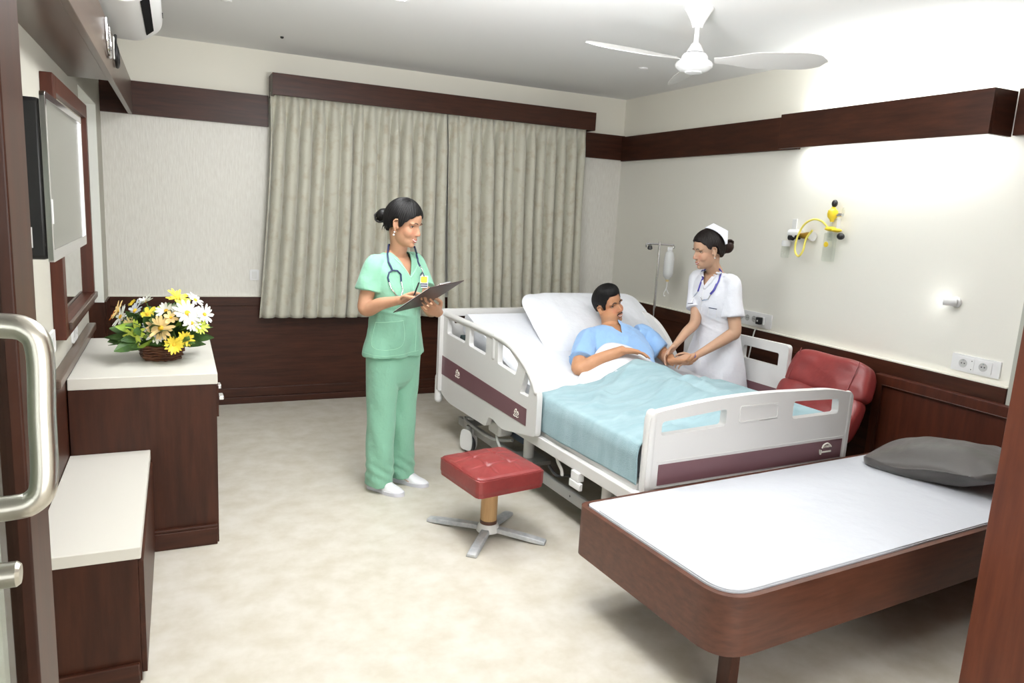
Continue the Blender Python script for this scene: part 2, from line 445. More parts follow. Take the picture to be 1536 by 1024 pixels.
# ================================================================== WALL LIGHT BOX ON THE RIGHT
p = empty('wall_light_box', (0, -2.96, 2.165), 0, 'long dark brown wooden light box glowing white above the hospital bed', 'light')
MB().box(-.215, -.19, -.70, .715, 0, .222).build('fascia', wood_y, p, smooth=False, bevel=.002)
MB().box(-.19, -.031, -.70, -.68, 0, .222).build('end_board', wood_h, p, smooth=False)
MB().box(-.19, -.0, .655, .66, .03, .20).build('lamp_bracket', plastic_w, p, smooth=False)
b = MB().box(-.075, -.03, -.64, .60, .085, .14).build('lamp_batten', plastic_w, p, smooth=False)
for z in (.06, .165):
    MB().tube([(-.075, -.6, z), (-.075, .57, z)], .013, 12).build('fluorescent_tube', tube_m, p)

# ================================================================== CEILING
for i, (lx, ly, pw_) in enumerate(FILL_PANELS):  # unseen glowing panels added to go with the fill lights
    lp = empty('added_fill_panel', (lx, ly, 2.75), 0, 'square white fill panel added out of view on the ceiling, '+['nearest the dresser', 'above the footstool', 'above the walnut cot', 'behind the other three, near the entrance'][i], 'light', 'added ceiling fill panels')
    MB().box(-.31, .31, -.31, .31, -.02, -.001).build('fill_frame', plastic_w, lp, smooth=False)
    MB().box(-.285, .285, -.285, .285, -.026, -.0205).build('fill_diffuser', emit_w, lp, smooth=False)
for (x, y, r, lb, m) in ((-.733, -1.338, .035, 'small round white ceiling fitting left of the fan', plastic_w), (-3.21, -.589, .012, 'tiny dark ceiling dot above the left end of the pelmet', black_p), (-3.611, -1.363, .03, 'round ceiling fitting at the top edge beside the air conditioner', plastic_g)):
    o = MB().lathe([(.0001, 0), (r, 0), (r*.95, -.008), (r*.5, -.012), (.0001, -.013)], 24, O=(0, 0, -.0005)).build('ceiling_fitting', m, None, label=lb, cat='fitting')
    o.location = (x, y, 2.75)

# fan
fan = empty('ceiling_fan', (-1.394, -2.80, 2.75), 0, 'white three-bladed ceiling fan hanging over the room', 'fan')
MB().lathe([(.0001, 0), (.074, 0), (.076, -.006), (.06, -.03), (.042, -.06), (.030, -.085), (.027, -.10), (.0001, -.10)], 36).build('canopy', plastic_w, fan)
MB().lathe([(.013, -.08), (.013, -.19)], 20).build('downrod', plastic_w, fan)
MB().lathe([(.0001, -.17), (.014, -.17), (.024, -.178), (.048, -.222), (.0001, -.222)], 32).build('motor_cap', plastic_g, fan)
MB().lathe([(.0001, -.222), (.045, -.222), (.048, -.227), (.0001, -.227)], 32).build('gap_ring', rubber, fan)
MB().lathe([(.0001, -.226), (.058, -.228), (.068, -.240), (.072, -.258), (.092, -.270), (.098, -.282), (.095, -.296), (.075, -.312), (.045, -.318), (.044, -.324), (.0001, -.326)], 40).build('motor_housing', plastic_w, fan)
def blade(az):
    d = Vector((cos(az), sin(az), 0)); s_ = Vector((-sin(az), cos(az), 0)); z0 = -.262
    prof = []
    N = 18
    for i in range(N+1):
        t = i/N; r = .10+t*.56
        wd = .022+.046*smoothstep(0, .45, t); wd *= math.sqrt(max(0.0, 1-max(0, (t-.72)/.28)**2.2)) if t > .72 else 1
        prof.append((r, max(wd, .002)))
    k = -.40
    def P(r, w_, up): return d*r+s_*w_+Vector((0, 0, z0+w_*k+up))
    mb = MB(); rs = []
    for r, w_ in prof: rs.append([P(r, -w_, 0), P(r, 0, -.004), P(r, w_, 0), P(r, w_, .003), P(r, 0, 0.000), P(r, -w_, .003)])
    mb.rings(rs)
    return mb.build('blade', mat('fan_blade_grey', (196, 195, 192), .4), fan)
for az in (math.atan2(-.373, .466), math.atan2(.004, -.599), math.atan2(.708, .396)): blade(az)

# air conditioner high on the left wall
ac = empty('air_conditioner', (XL, -1.84, 2.46), 0, 'white wall-mounted split air conditioner above the brown beam', 'air conditioner')
prof = rpoly([(.0, .0), (.33, .0), (.425, .075), (.432, .16), (.40, .255), (0, .26)], [.005, .06, .05, .05, .05, .005], 6)
MB().prism(prof, .92, A=(1, 0, 0), B=(0, 0, 1)).build('body', plastic_w, ac, bevel=.012, seg=3)
slot = MB()
A0 = Vector((.352, 0, .0155)); A1 = Vector((.386, 0, .0435)); nn = Vector((.62, 0, -.78))*.002
slot.add([A0+Vector((0, -.42, 0))+nn, A1+Vector((0, -.42, 0))+nn, A1+Vector((0, .34, 0))+nn, A0+Vector((0, .34, 0))+nn,
          A0+Vector((0, -.42, 0))-nn, A1+Vector((0, -.42, 0))-nn, A1+Vector((0, .34, 0))-nn, A0+Vector((0, .34, 0))-nn],
         [(0, 1, 2, 3), (7, 6, 5, 4), (0, 4, 5, 1), (1, 5, 6, 2), (2, 6, 7, 3), (3, 7, 4, 0)])
slot.build('air_slot', slot_m, ac, smooth=False)
for i in range(4):
    MB().box(.4305, .4345, .20+i*.03, .215+i*.03, .105, .112).build('indicator', black_p, ac, smooth=False)
cab = MB().tube([(-4.168, -1.62, 2.40), (-4.160, -1.56, 2.36), (-4.158, -1.57, 2.30), (-4.160, -1.64, 2.275), (-4.158, -1.71, 2.31), (-4.162, -1.70, 2.38), (-4.165, -1.62, 2.43)], .008, 10, smooth=6)
cab.build('power_cable', black_p, None, label='looped black cable hanging on the brown beam below the air conditioner', cat='cable')
MB().box(-4.171, -4.165, -1.72, -1.60, 2.30, 2.41).build('pipe_cover_plate', white_wall, None, smooth=False, bevel=.002, label='small white plate behind the black cable on the beam', cat='cover plate')
MB().tube([(-4.168, -2.20, 2.40), (-4.162, -2.19, 2.28), (-4.162, -2.08, 2.25), (-4.165, -2.0, 2.30), (-4.168, -2.0, 2.40)], .007, 10, smooth=6).build('steel_hook', chrome, None, label='bent shiny steel strap on the beam nearest the camera', cat='bracket')

# ================================================================== LEFT SIDE: TELEVISION, MIRROR, CABINETS
tv = empty('television', (-4.375, -3.60, 1.47), 0, 'flat television with silver bezel on a wall arm at the left', 'television')
MB().box(.115, .185, -.355, .33, .0, .39).build('casing', black_p, tv, bevel=.012)
MB().box(.06, .115, -.30, .28, .03, .33).build('back_bulge', black_p, tv, bevel=.02)
fr = MB().prism(rect(-.37, .37, -.005, .405, .012), .012, O=(.190, 0, 0), A=(0, 1, 0), B=(0, 0, 1), holes=[rect(-.35, .355, .025, .388)])
fr.build('bezel', chrome, tv, bevel=.002, seg=2)
MB().box(.186, .190, -.351, .356, .024, .389).build('screen', screen_m, tv, smooth=False)
MB().box(.122, .152, -.3600, -.3545, .03, .08).build('side_label', plastic_w, tv, smooth=False)
MB().box(.1965, .199, -.368, -.352, .09, .15).build('bezel_sticker', plastic_w, tv, smooth=False)
MB().box(0, .012, -.14, -.02, .06, .34).box(.012, .06, -.12, -.09, .24, .27).box(.012, .06, -.12, -.09, .12, .15).build('wall_bracket', black_p, tv, smooth=False, bevel=.002)
MB().tube([(.02, -.30, .33), (.05, -.31, .30), (.03, -.30, .2), (.06, -.29, .12), (.03, -.25, .05)], .006, 8, smooth=5).build('cable', black_p, tv)

mr = empty('wall_mirror', (XL, -2.08, 1.02), 0, 'wall mirror in a deep reddish-brown wooden frame above the dresser', 'mirror')
YA, YB = -.53, .68
def frame_bar(y0, y1, z0, z1, m=wood_panel): return MB().box(.0, .045, y0, y1, z0, z1).build('frame_bar', m, mr, smooth=False, bevel=.003)
frame_bar(YA, YA+.08, 0, 1.07); frame_bar(YB-.05, YB, .02, 1.07)
frame_bar(YA+.08, YB-.05, 1.0, 1.07); frame_bar(YA+.08, YB-.05, .0, .06)
MB().box(.045, .060, YA+.08, YB-.02, .03, .062).build('ledge', soffit_m, mr, smooth=False, bevel=.004)
MB().box(.012, .016, YA+.08, YB-.05, .06, 1.0).build('mirror_glass', mirror_m, mr, smooth=False)
MB().box(.016, .02, YA+.08, YB-.05, .965, 1.0).build('inner_moulding', paint, mr, smooth=False)

dr = empty('dresser_cabinet', (-4.045, -2.05, 0), 0, 'tall dark brown cabinet with thick ivory top holding the flower basket', 'cabinet')
MB().box(-.302, .295, -.49, .49, .0, .786).build('carcass', wood_v, dr, smooth=False, bevel=.002)
MB().box(-.302, .300, -.492, .492, .786, .838).build('worktop', lam_w, dr, smooth=False, bevel=.004)
MB().box(-.05, .287, -.515, -.4905, .0, .085).box(-.05, .287, -.512, -.4905, .085, .10).build('plinth', wood_h, dr, smooth=False, bevel=.004)
MB().box(.2955, .305, -.46, .0, .62, .77).build('drawer_front', wood_y, dr, smooth=False, bevel=.002)
MB().box(.3055, .33, -.42, -.36, .69, .71).build('drawer_handle', chrome, dr, bevel=.004)
MB().box(.3055, .33, -.20, -.14, .69, .71).build('drawer_handle', chrome, dr, bevel=.004)
lo = empty('low_cabinet', (-4.20, -2.98, 0), 0, 'low dark brown cabinet with ivory top at the left front', 'cabinet')
MB().box(-.15, .155, -.572, .43, .0, .452).build('carcass', wood_v, lo, smooth=False, bevel=.002)
MB().box(-.15, .165, -.58, .435, .452, .494).build('worktop', lam_w, lo, smooth=False, bevel=.003)
MB().box(-.15, .15, -.592, -.5725, .0, .075).build('plinth', wood_h, lo, smooth=False, bevel=.005)
MB().box(.1555, .172, -.57, .42, .03, .44).build('door', wood_y, lo, smooth=False, bevel=.002)

def socket_plate(name, loc, w_, h_, axis, label, toggles=0, group=None):
    s = empty(name, loc, axis, label, 'socket' if 'switch' not in name else 'switch', group)
    MB().prism(rect(-w_/2, w_/2, -h_/2, h_/2, .008), .010, O=(0, -.005, 0)).build('plate', plastic_w, s, bevel=.002, seg=2)
    return s
s = socket_plate('wall_switch', (-3.35, -.0005, 1.044), .07, .085, 0, 'small white wall switch left of the left curtain')
MB().box(-.018, .018, -.014, -.0105, -.028, .028).build('rocker', plastic_g, s, smooth=False, bevel=.002)
for y, lb in ((-2.76, 'white wall socket left of the mirror foot, below the television'), (-2.02, 'white wall socket under the mirror behind the dresser')):
    s = socket_plate('wall_socket', (XL+.0005, y, 1.03 if y < -2.5 else .955), .23 if y < -2.5 else .16, .09, pi/2, lb)
    for dx in (-.05, .05): MB().lathe([(.0001, 0), (.019, 0), (.021, -.002), (.0001, -.002)], 20, O=(dx, -.0105, 0), ax='y').build('outlet', plastic_g, s)

# glass door with pull handle close to the camera
dg = empty('glass_door', (-4.155, -4.60, 0), 0, 'open dark wooden glazed door with steel pull handle at the left edge', 'door')
MB().box(-.025, .02, -.115, .06, .02, 2.14).build('stile', wood_v, dg, smooth=False, bevel=.004)
MB().box(-.025, .02, -1.12, -1.0, .02, 2.14).build('stile', wood_v, dg, smooth=False, bevel=.004)
MB().box(-.025, .02, -1.0, -.115, 2.0, 2.14).build('rail', wood_y, dg, smooth=False)
MB().box(-.025, .02, -1.0, -.115, .02, .22).build('rail', wood_y, dg, smooth=False)
MB().box(-.006, .002, -1.0, -.115, .22, 2.0).build('glass_pane', glass_m, dg, smooth=False)
hz0 = 1.492; hz1 = 1.283
hd = MB().tube([(.004, -.49, hz0), (.07, -.492, hz0), (.096, -.496, hz0-.006), (.107, -.50, hz0-.03), (.107, -.51, (hz0+hz1)/2), (.107, -.522, hz1+.03), (.096, -.524, hz1+.006), (.07, -.524, hz1), (.004, -.524, hz1)], .0145, 20, smooth=6)
hd.build('pull_handle', steel, dg)
MB().lathe([(.0001, .019), (.026, .019), (.026, .030), (.015, .034), (.015, .074), (.012, .078), (.0001, .078)], 28, O=(0, -.523, 1.20), ax='x').build('lock_rose', steel, dg)
MB().box(-4.375, -4.19, -5.80, -5.74, 0, 2.19).build('wall_entry', paint, None, smooth=False, kind='structure')

# tall wardrobe at the right edge
wa = empty('wardrobe', (-.74, -5.15, 0), 0, 'tall reddish-brown wooden wardrobe side at the right edge of the picture', 'wardrobe')
MB().box(-.742, .73, -.445, .445, 0, 2.70).build('carcass', wood_red, wa, smooth=False, bevel=.003)
MB().box(-.70, .0, .446, .465, .05, 2.65).build('door', wood_red, wa, smooth=False, bevel=.002)
MB().box(.005, .70, .446, .465, .05, 2.65).build('door', wood_red, wa, smooth=False, bevel=.002)

# ================================================================== RIGHT WALL FITTINGS
def euro(s, dx, w_=.05):
    o = MB().lathe([(.0001, .003), (.015, .003), (.019, .0), (.023, -.001), (.023, .0), (.0001, .0)], 28, O=(dx, -.0142, 0), ax='y').build('outlet', mat('outlet_grey', (190, 190, 188), .4), s)
    for ddx in (-.008, .008): MB().lathe([(.0001, 0), (.0036, 0), (.0036, -.0012), (.0001, -.0012)], 10, O=(dx+ddx, -.0136, 0), ax='y').build('pin_hole', black_p, o)
    MB().box(dx-.0025, dx+.0025, -.0165, -.0135, .014, .02).build('earth_clip', chrome, o, smooth=False)
s = socket_plate('double_wall_socket', (-.0005, -3.665, .974), .265, .092, -pi/2, 'white double round wall socket beside the steel-grey corner, above the headboard')
MB().prism(rect(-.10, -.005, -.034, .034, .006), .004, O=(0, -.0115, 0)).build('insert', plastic_w, s)
MB().prism(rect(.005, .09, -.034, .034, .006), .004, O=(0, -.0115, 0)).build('insert', plastic_w, s)
euro(s, -.065); euro(s, .045)
for z in (-.026, .02): MB().lathe([(.0001, 0), (.003, 0), (.0001, -.001)], 8, O=(-.018, -.0136, z), ax='y').build('screw', black_p, s)
s = socket_plate('wall_socket_strip', (-.0005, -1.99, .966), .36, .105, -pi/2, 'white wall socket strip with black plug behind the nurse in white')
for dx in (-.13, -.06, .01): euro(s, dx)
MB().box(.07, .12, -.03, -.0105, -.028, .028).build('insert', plastic_w, s, smooth=False, bevel=.003)
o = empty('black_plug', (-.032, -2.085, .966), -pi/2, 'black mains plug in the socket strip behind the white nurse', 'plug')
MB().box(-.022, .022, -.03, .0, -.026, .026).build('plug_body', black_p, o, bevel=.006)
MB().box(-.006, .006, -.032, -.0305, -.006, .006).build('plug_mark', plastic_w, o, smooth=False)
MB().tube([(-.04, -2.06, .91), (-.05, -2.05, .86), (-.06, -2.04, .70), (-.07, -2.0, .4), (-.08, -1.98, .1)], .005, 8, smooth=5).build('lamp_cord', white_wall, None, label='thin white cord hanging from the socket strip behind the nurse', cat='cord')

# reading spotlight
rl = empty('reading_spotlight', (0, -3.50, 1.296), 0, 'small white lit wall spotlight above the cot headboard', 'light')
MB().lathe([(.0001, 0), (.030, 0), (.030, -.010), (.022, -.016), (.0001, -.016)], 28, ax='x').build('wall_rose', plastic_w, rl)
Mh = Matrix.Translation((-.045, .005, .002)) @ Matrix.Rotation(radians(-62), 4, 'Z')
MB().lathe([(.0001, .03), (.017, .03), (.022, .0), (.023, -.035), (.021, -.037), (.0001, -.034)], 28, Mx=Mh, ax='x').build('lamp_head', plastic_w, rl)
MB().ell(Mh @ Vector((-.040, 0, 0)), .021).build('bulb', emit_w, rl)
rp = bpy.data.lights.new('reading_lamp_light', 'POINT'); rp.energy = .12; rp.shadow_soft_size = .02
rpo = bpy.data.objects.new('reading_lamp_light', rp); COL.objects.link(rpo); rpo.parent = rl; rpo.location = Mh @ Vector((-.085, 0, 0))
MB().tube([(-.012, 0, 0), (-.03, 0, 0)], .008).build('stem', plastic_w, rl)

# medical gas fittings
sv = empty('suction_unit', (0, -2.36, 1.60), 0, 'white and brass suction fitting with small clear jar, left of the yellow one', 'medical regulator')
MB().box(-.012, 0, .065, .105, -.03, .11).build('wall_plate', plastic_g, sv, smooth=False, bevel=.002)
MB().lathe([(.0001, .08), (.026, .08), (.028, .03), (.024, -.02), (.0001, -.02)], 24, O=(-.045, 0, .012), ax='y').build('valve_body', plastic_w, sv)
MB().lathe([(.0001, .08), (.02, .08), (.02, .05), (.0001, .05)], 20, O=(-.055, -.01, -.018), ax='y').build('knob', black_p, sv)
MB().lathe([(.0001, .02), (.016, .02), (.016, -.01), (.0001, -.01)], 20, O=(-.058, -.01, -.012), ax='y').build('knob', black_p, sv)
MB().lathe([(.0001, -.02), (.018, -.02), (.021, -.05), (.026, -.07), (.026, -.10), (.018, -.106), (.0001, -.106)], 24, O=(-.045, 0, .0), ax='y').build('connector', brass, sv)
MB().lathe([(.0001, -.106), (.03, -.108), (.032, -.125), (.0001, -.125)], 24, O=(-.045, 0, .0), ax='y').build('flange', plastic_w, sv)
MB().lathe([(.0001, -.04), (.028, -.042), (.03, -.05), (.03, -.075), (.027, -.08), (.0001, -.08)], 24, O=(-.045, .105, .0)).build('jar_lid', plastic_w, sv)
MB().lathe([(.0001, -.081), (.028, -.081), (.029, -.15), (.024, -.16), (.0001, -.16)], 24, O=(-.045, .105, .0)).build('jar', clear_p, sv)
of = empty('oxygen_flowmeter', (0, -2.63, 1.60), 0, 'yellow flowmeter with black knobs and tall clear bottle on right wall', 'medical regulator')
MB().ell((-.055, -.005, .217), (.018, .019, .024)).build('top_knob', black_p, of)
MB().lathe([(.0001, .10), (.012, .10), (.014, .112), (.030, .13), (.034, .15), (.030, .172), (.014, .186), (.008, .20), (.0001, .20)], 28, O=(-.055, 0, 0)).build('valve_bulb', yellow, of)
MB().lathe([(.0001, -.035), (.012, -.035), (.012, -.075), (.0001, -.078)], 16, O=(-.05, 0, .145), ax='y').build('side_port', chrome, of)
MB().ell((-.05, -.075, .165), (.010, .010, .03)).build('gauge', clear_p, of)
MB().lathe([(.0001, .0), (.010, .0), (.010, .11), (.0001, .11)], 16, O=(-.055, 0, 0)).build('flow_tube', clear_p, of)
MB().ell((-.055, .0, .055), (.034, .042, .016)).ell((-.06, -.05, .048), (.022, .04, .013)).build('yellow_collar', yellow, of)
MB().ell((-.055, -.085, .012), (.024, .024, .022)).build('side_knob', black_p, of)
MB().lathe([(.0001, -.02), (.018, -.02), (.018, .04), (.0001, .04)], 20, O=(-.055, 0, 0)).build('bottle_neck', clear_p, of)
MB().prism(rect(-.048, .036, -.155, .03, .012), .024, O=(-.055, 0, 0), A=(0, 1, 0), B=(0, 0, 1)).build('bottle', clear_p, of, bevel=.01)
MB().lathe([(.006, .0), (.016, .0), (.018, -.005), (.014, -.008), (.006, -.004)], 20, O=(-.082, -.005, -.045), ax='x').build('outlet_ring', yellow, of)
MB().box(-.03, 0, -.02, .02, .06, .12).build('wall_plate', plastic_g, of, smooth=False)
MB().tube([(-.07, -2.62, 1.66), (-.075, -2.57, 1.70), (-.08, -2.50, 1.71), (-.085, -2.43, 1.67), (-.09, -2.39, 1.58), (-.09, -2.385, 1.50), (-.09, -2.42, 1.462), (-.09, -2.455, 1.50), (-.08, -2.46, 1.58), (-.075, -2.50, 1.64)], .0068, 12, smooth=6).build('yellow_hose', mat('pale_yellow_hose', (240, 226, 110), .4), None, label='yellow rubber hose looping between the two wall regulators', cat='hose')

# ================================================================== STOOL
st = empty('footstool', (-2.475, -2.87, 0), radians(9), 'red leather footstool with wooden column on a four-armed metal base', 'stool')
def cushion_pt(w_, d_, zb, zt, crown, e=.28):
    def fn(u, v):
        a = 2*pi*u; ph = -pi/2+pi*v
        sp = lambda x, q: math.copysign(abs(x)**q, x)
        x = w_*sp(cos(a), e)*sp(cos(ph), .25); y = d_*sp(sin(a), e)*sp(cos(ph), .25)
        z = (zb+zt)/2+(zt-zb)/2*sp(sin(ph), .35)
        if sin(ph) > 0:
            z += crown*(1-(x/w_)**2)*(1-(y/d_)**2)*smoothstep(0, .6, sin(ph))
        return (x, y, z)
    return fn
def seat_fn(u, v):
    s_, t_ = 2*u-1, 2*v-1; m = max(abs(s_), abs(t_), 1e-6); w_, d_ = .195, .200
    if m <= .80:
        x, y = s_/.80*w_, t_/.80*d_; k = max(abs(x)/w_, abs(y)/d_)
        z = .395+.026*(1-(x/w_)**2)*(1-(y/d_)**2)-.010*smoothstep(.90, 1, k)
        g1 = math.exp(-((abs(x)-.066)/.005)**2)*smoothstep(.185, .12, abs(y)); g2 = math.exp(-((abs(y)-.068)/.005)**2)*smoothstep(.185, .12, abs(x))
        z -= .006*max(g1, g2)+.010*math.exp(-((abs(x)-.066)**2+(abs(y)-.068)**2)/.0005)
        z += .003*noise.noise(Vector((x*22, y*22, 1)))
    else:
        p, q = s_/m, t_/m; x, y = p*w_, q*d_
        z = .385-(m-.80)/.20*.085
        if m > .95: x *= .985; y *= .985
    c_ = smoothstep(.80, 1, min(abs(s_), abs(t_))/m); x *= 1-.035*c_*c_; y *= 1-.035*c_*c_
    return (x, y, z)
sc_ = MB().grid(seat_fn, 120, 120)
sc_.box(-.17, .17, -.175, .175, .295, .305)
sc_.build('seat_cushion', red_l, st, angle=60)
MB().tube([(x*.190, y*.195, .389) for x, y in [(cos(a)**3*0+math.copysign(abs(cos(a))**.17, cos(a)), math.copysign(abs(sin(a))**.17, sin(a))) for a in [2*pi*i/80+.01 for i in range(80)]]], .0028, 8, closed=True).build('piping', red_l, st)
MB().lathe([(.0001, .29), (.03, .29), (.03, .31), (.0001, .31)], 24).build('mount_plate', rubber, st)
MB().lathe([(.0001, .085), (.043, .085), (.043, .292), (.0001, .292)], 36).build('column', wood_light, st)
MB().lathe([(.0001, .068), (.044, .068), (.045, .078), (.044, .088), (.0001, .088)], 36).build('collar', wood_cot, st)
MB().lathe([(.0001, .025), (.06, .027), (.056, .05), (.046, .069), (.0001, .069)], 36).build('hub', plastic_g, st)
c_, s_ = cos(radians(-9)), sin(radians(-9))
for dx, dy in ((-.215, .238), (-.156, -.187), (.215, -.172), (.19, .18)):
    t = Vector((dx*c_-dy*s_, dx*s_+dy*c_, 0)); L_ = t.length; t.normalize(); n_ = Vector((-t.y, t.x, 0))
    rs = []
    for r, w_, z0, z1 in ((.03, .024, .028, .052), (L_*.6, .027, .014, .038), (L_*.93, .028, .004, .026), (L_+.03, .027, .001, .018)):
        rs.append([t*r-n_*w_+Vector((0, 0, z0)), t*r+n_*w_+Vector((0, 0, z0)), t*r+n_*w_*.8+Vector((0, 0, z1)), t*r-n_*w_*.8+Vector((0, 0, z1))])
    MB().rings(rs).build('base_arm', dustmetal, st, bevel=.004)

# ================================================================== RED RECLINER
rc = empty('red_recliner', (-.33, -2.93, 0), 0, 'red leather recliner armchair behind the footboard near the right wall', 'armchair')
def pad(w_, h_, t_, Mx, name, wrinkle=.004, e1=.35, taper=0):
    # rounded cushion: local y width, z height, x thickness
    def fn(u, v):
        a = 2*pi*u; ph = -pi/2+pi*v
        sp = lambda x, q: math.copysign(abs(x)**q, x)
        y = w_*sp(cos(a), e1)*sp(cos(ph), .45); z = h_*sp(sin(a), e1)*sp(cos(ph), .45)
        y *= 1-taper*(z/h_)
        x = t_*sp(sin(ph), .55)
        q = noise.noise(Vector((y*7, z*12, x*5)))
        x += wrinkle*q*2
        return Mx @ Vector((x, y, z))
    return MB().grid(fn, 96, 64, True).build(name, red_l, rc, angle=0)
Mb = Matrix.Translation((.10, 0, .76)) @ Matrix.Rotation(radians(24), 4, 'Y')
pad(.30, .125, .085, Mb, 'headrest_cushion', .008, .4, .12)
Mb2 = Matrix.Translation((.0, 0, .545)) @ Matrix.Rotation(radians(24), 4, 'Y')
pad(.315, .155, .075, Mb2, 'back_cushion', .008, .35, 0)
for yy in (-.235, .235):
    MB().tube([Mb @ Vector((-.082, yy*.95, z)) for z in (-.11, -.05, 0, .06, .11)], .003, 8, smooth=4).build('seam', red_l, rc)
pad(.27, .07, .21, Matrix.Translation((-.16, 0, .40)) @ Matrix.Rotation(radians(90), 4, 'Y') @ Matrix.Rotation(radians(90), 4, 'Y'), 'seat_cushion', .005)
MB().lathe([(.0001, .04), (.04, .04), (.04, .33), (.0001, .33)], 24, O=(-.10, 0, 0)).build('column', wood_light, rc)
MB().box(-.26, .10, -.03, .03, 0, .04).box(-.13, -.07, -.27, .27, 0, .039).build('base', dustmetal, rc, bevel=.006)

# ================================================================== COT AND HEADBOARD
ca = radians(4.1)
cot = empty('companion_cot', (-2.325, -4.455, 0), ca, 'low walnut-framed cot with rounded corners in the right foreground', 'bed')
ol = rpoly([(0, 0), (2.22, 0), (2.22, .865), (0, .865)], [.14, .02, .02, .05], 10)
il = rpoly([(.022, .022), (2.20, .022), (2.20, .843), (.022, .843)], [.125, .01, .01, .035], 10)
MB().prism(ol, .215, O=(0, 0, .3475), A=(1, 0, 0), B=(0, 1, 0), holes=[il]).build('frame', wood_cot, cot, bevel=.004, seg=3)
MB().prism(il, .02, O=(0, 0, .33), A=(1, 0, 0), B=(0, 1, 0)).build('base_board', wood_cot, cot, smooth=False)
for lx, ly in ((.15, .10), (.55, .74), (2.05, .10), (2.05, .74)):
    MB().box(lx-.022, lx+.022, ly-.03, ly+.03, 0, .24).build('leg', rubber if False else wood_v, cot, bevel=.004)
ml = rpoly([(.026, .026), (2.19, .026), (2.19, .839), (.026, .839)], [.12, .02, .02, .035], 10)
mm = MB()
mm.prism(ml, .115, O=(0, 0, .402), A=(1, 0, 0), B=(0, 1, 0))
cm = mm.build('cot_mattress', sheet_w, None, bevel=.008, seg=3, label='thin white sheeted mattress set into the walnut cot frame', cat='mattress')
mm2 = MB().prism(rpoly([(.030, .030), (2.18, .030), (2.18, .745), (.030, .765)], [.115, .02, .02, .02], 10), .004, O=(0, 0, .4625), A=(1, 0, 0), B=(0, 1, 0)).build('cover_sheet', sheet_w, cm, bevel=.0015, seg=2)
cm.location = cot.location; cm.rotation_euler = cot.rotation_euler
hb = empty('cot_headboard', (-.036, -3.755, .0), 0, 'dark reddish-brown panelled headboard on the right wall behind grey cushion', 'headboard')
MB().box(-.03, 0, -.62, .62, .10, .80).build('panel', wood_panel, hb, smooth=False)
MB().prism([(-.625, .10), (.625, .10), (.625, .815), (-.625, .815)], .045, O=(-.025, 0, 0), A=(0, 1, 0), B=(0, 0, 1), holes=[[(-.57, .15), (.57, .15), (.57, .755), (-.57, .755)]]).build('frame', wood_panel, hb, smooth=False, bevel=.004)
MB().tube([(-.049, -.57, .755), (-.049, .57, .755), (-.049, .57, .15)], .004, 6).build('moulding', wood_v, hb)

def pillow(name, w_, h_, t_, m, Mx, label, seed=1, pinch=.10, wr=.012, cat='pillow', dirs=None):
    def fn(u, v):
        a = 2*pi*u; ph = -pi/2+pi*v
        sp = lambda x, q: math.copysign(abs(x)**q, x)
        cu, su = sp(cos(a), .42 if cat == 'cushion' else .30), sp(sin(a), .42 if cat == 'cushion' else .30)
        r = sp(cos(ph), .6)
        x = w_*cu*r; y = h_*su*r
        x *= 1-pinch*(1-abs(su)**2)*abs(r)**4; y *= 1-pinch*(1-abs(cu)**2)*abs(r)**4
        edge = 1-abs(r)**3
        z = t_*sp(sin(ph), .8)*(.35+.65*edge if edge > 0 else .35)
        z = t_*math.copysign(1, sin(ph))*(max(0, 1-abs(x/w_)**2.6)*max(0, 1-abs(y/h_)**2.6))**.72*(1.0)+.004*sin(ph)
        f = noise.noise(Vector((x*6, y*6, seed+sin(ph))))+.6*noise.noise(Vector((x*16, y*7, seed*3.3)))
        z += wr*f*(1-abs(x/w_)**4*.5)
        p = Vector((x, y, z))
        return Mx @ p
    o = MB().grid(fn, 128, 80, True).build(name, m, None, angle=0, label=label, cat=cat)
    return o
def place(o, loc, rot):
    o.location = loc; o.rotation_euler = rot; return o
cp = pillow('grey_cushion', .335, .215, .098, pillow_g, Matrix(), 'dark charcoal rectangular cushion on the cot against the headboard', 5, -.02, .012, 'cushion')
place(cp, (-.455, -3.865, .552), (radians(3), radians(-10), radians(-76)))

# ================================================================== FLOWERS
fl = empty('flower_basket', (-3.985, -2.16, .838), 0, 'wicker basket of white and yellow artificial flowers on the dresser top', 'flower arrangement')
hexa = [Vector((cos(a), sin(a), 0)) for a in [radians(60*i-18) for i in range(6)]]
bk = MB()
for k in range(6):
    r = .092+.004*(k % 2)+k*.003
    jit = [h*r*random.uniform(.97, 1.04)+Vector((0, 0, .008+k*.0125+random.uniform(-.002, .002))) for h in hexa]
    pts = []
    for i in range(6):
        a, b = jit[i], jit[(i+1) % 6]
        for q in range(5): pts.append(a.lerp(b, q/5)+Vector((0, 0, .003*sin(q*2+k))))
    bk.tube(pts, .0065, 7, closed=True)
bk.prism([(h.x*.088, h.y*.088) for h in hexa], .02, O=(0, 0, .012), A=(1, 0, 0), B=(0, 1, 0))
bk.build('basket', wicker, fl)
MB().ell((0, 0, .085), (.085, .085, .03)).build('moss', leaf_m, fl)
rr = random.Random(11)
rhu = Vector((cos(YAW), -sin(YAW), 0)); awu = Vector((sin(YAW), cos(YAW), 0))
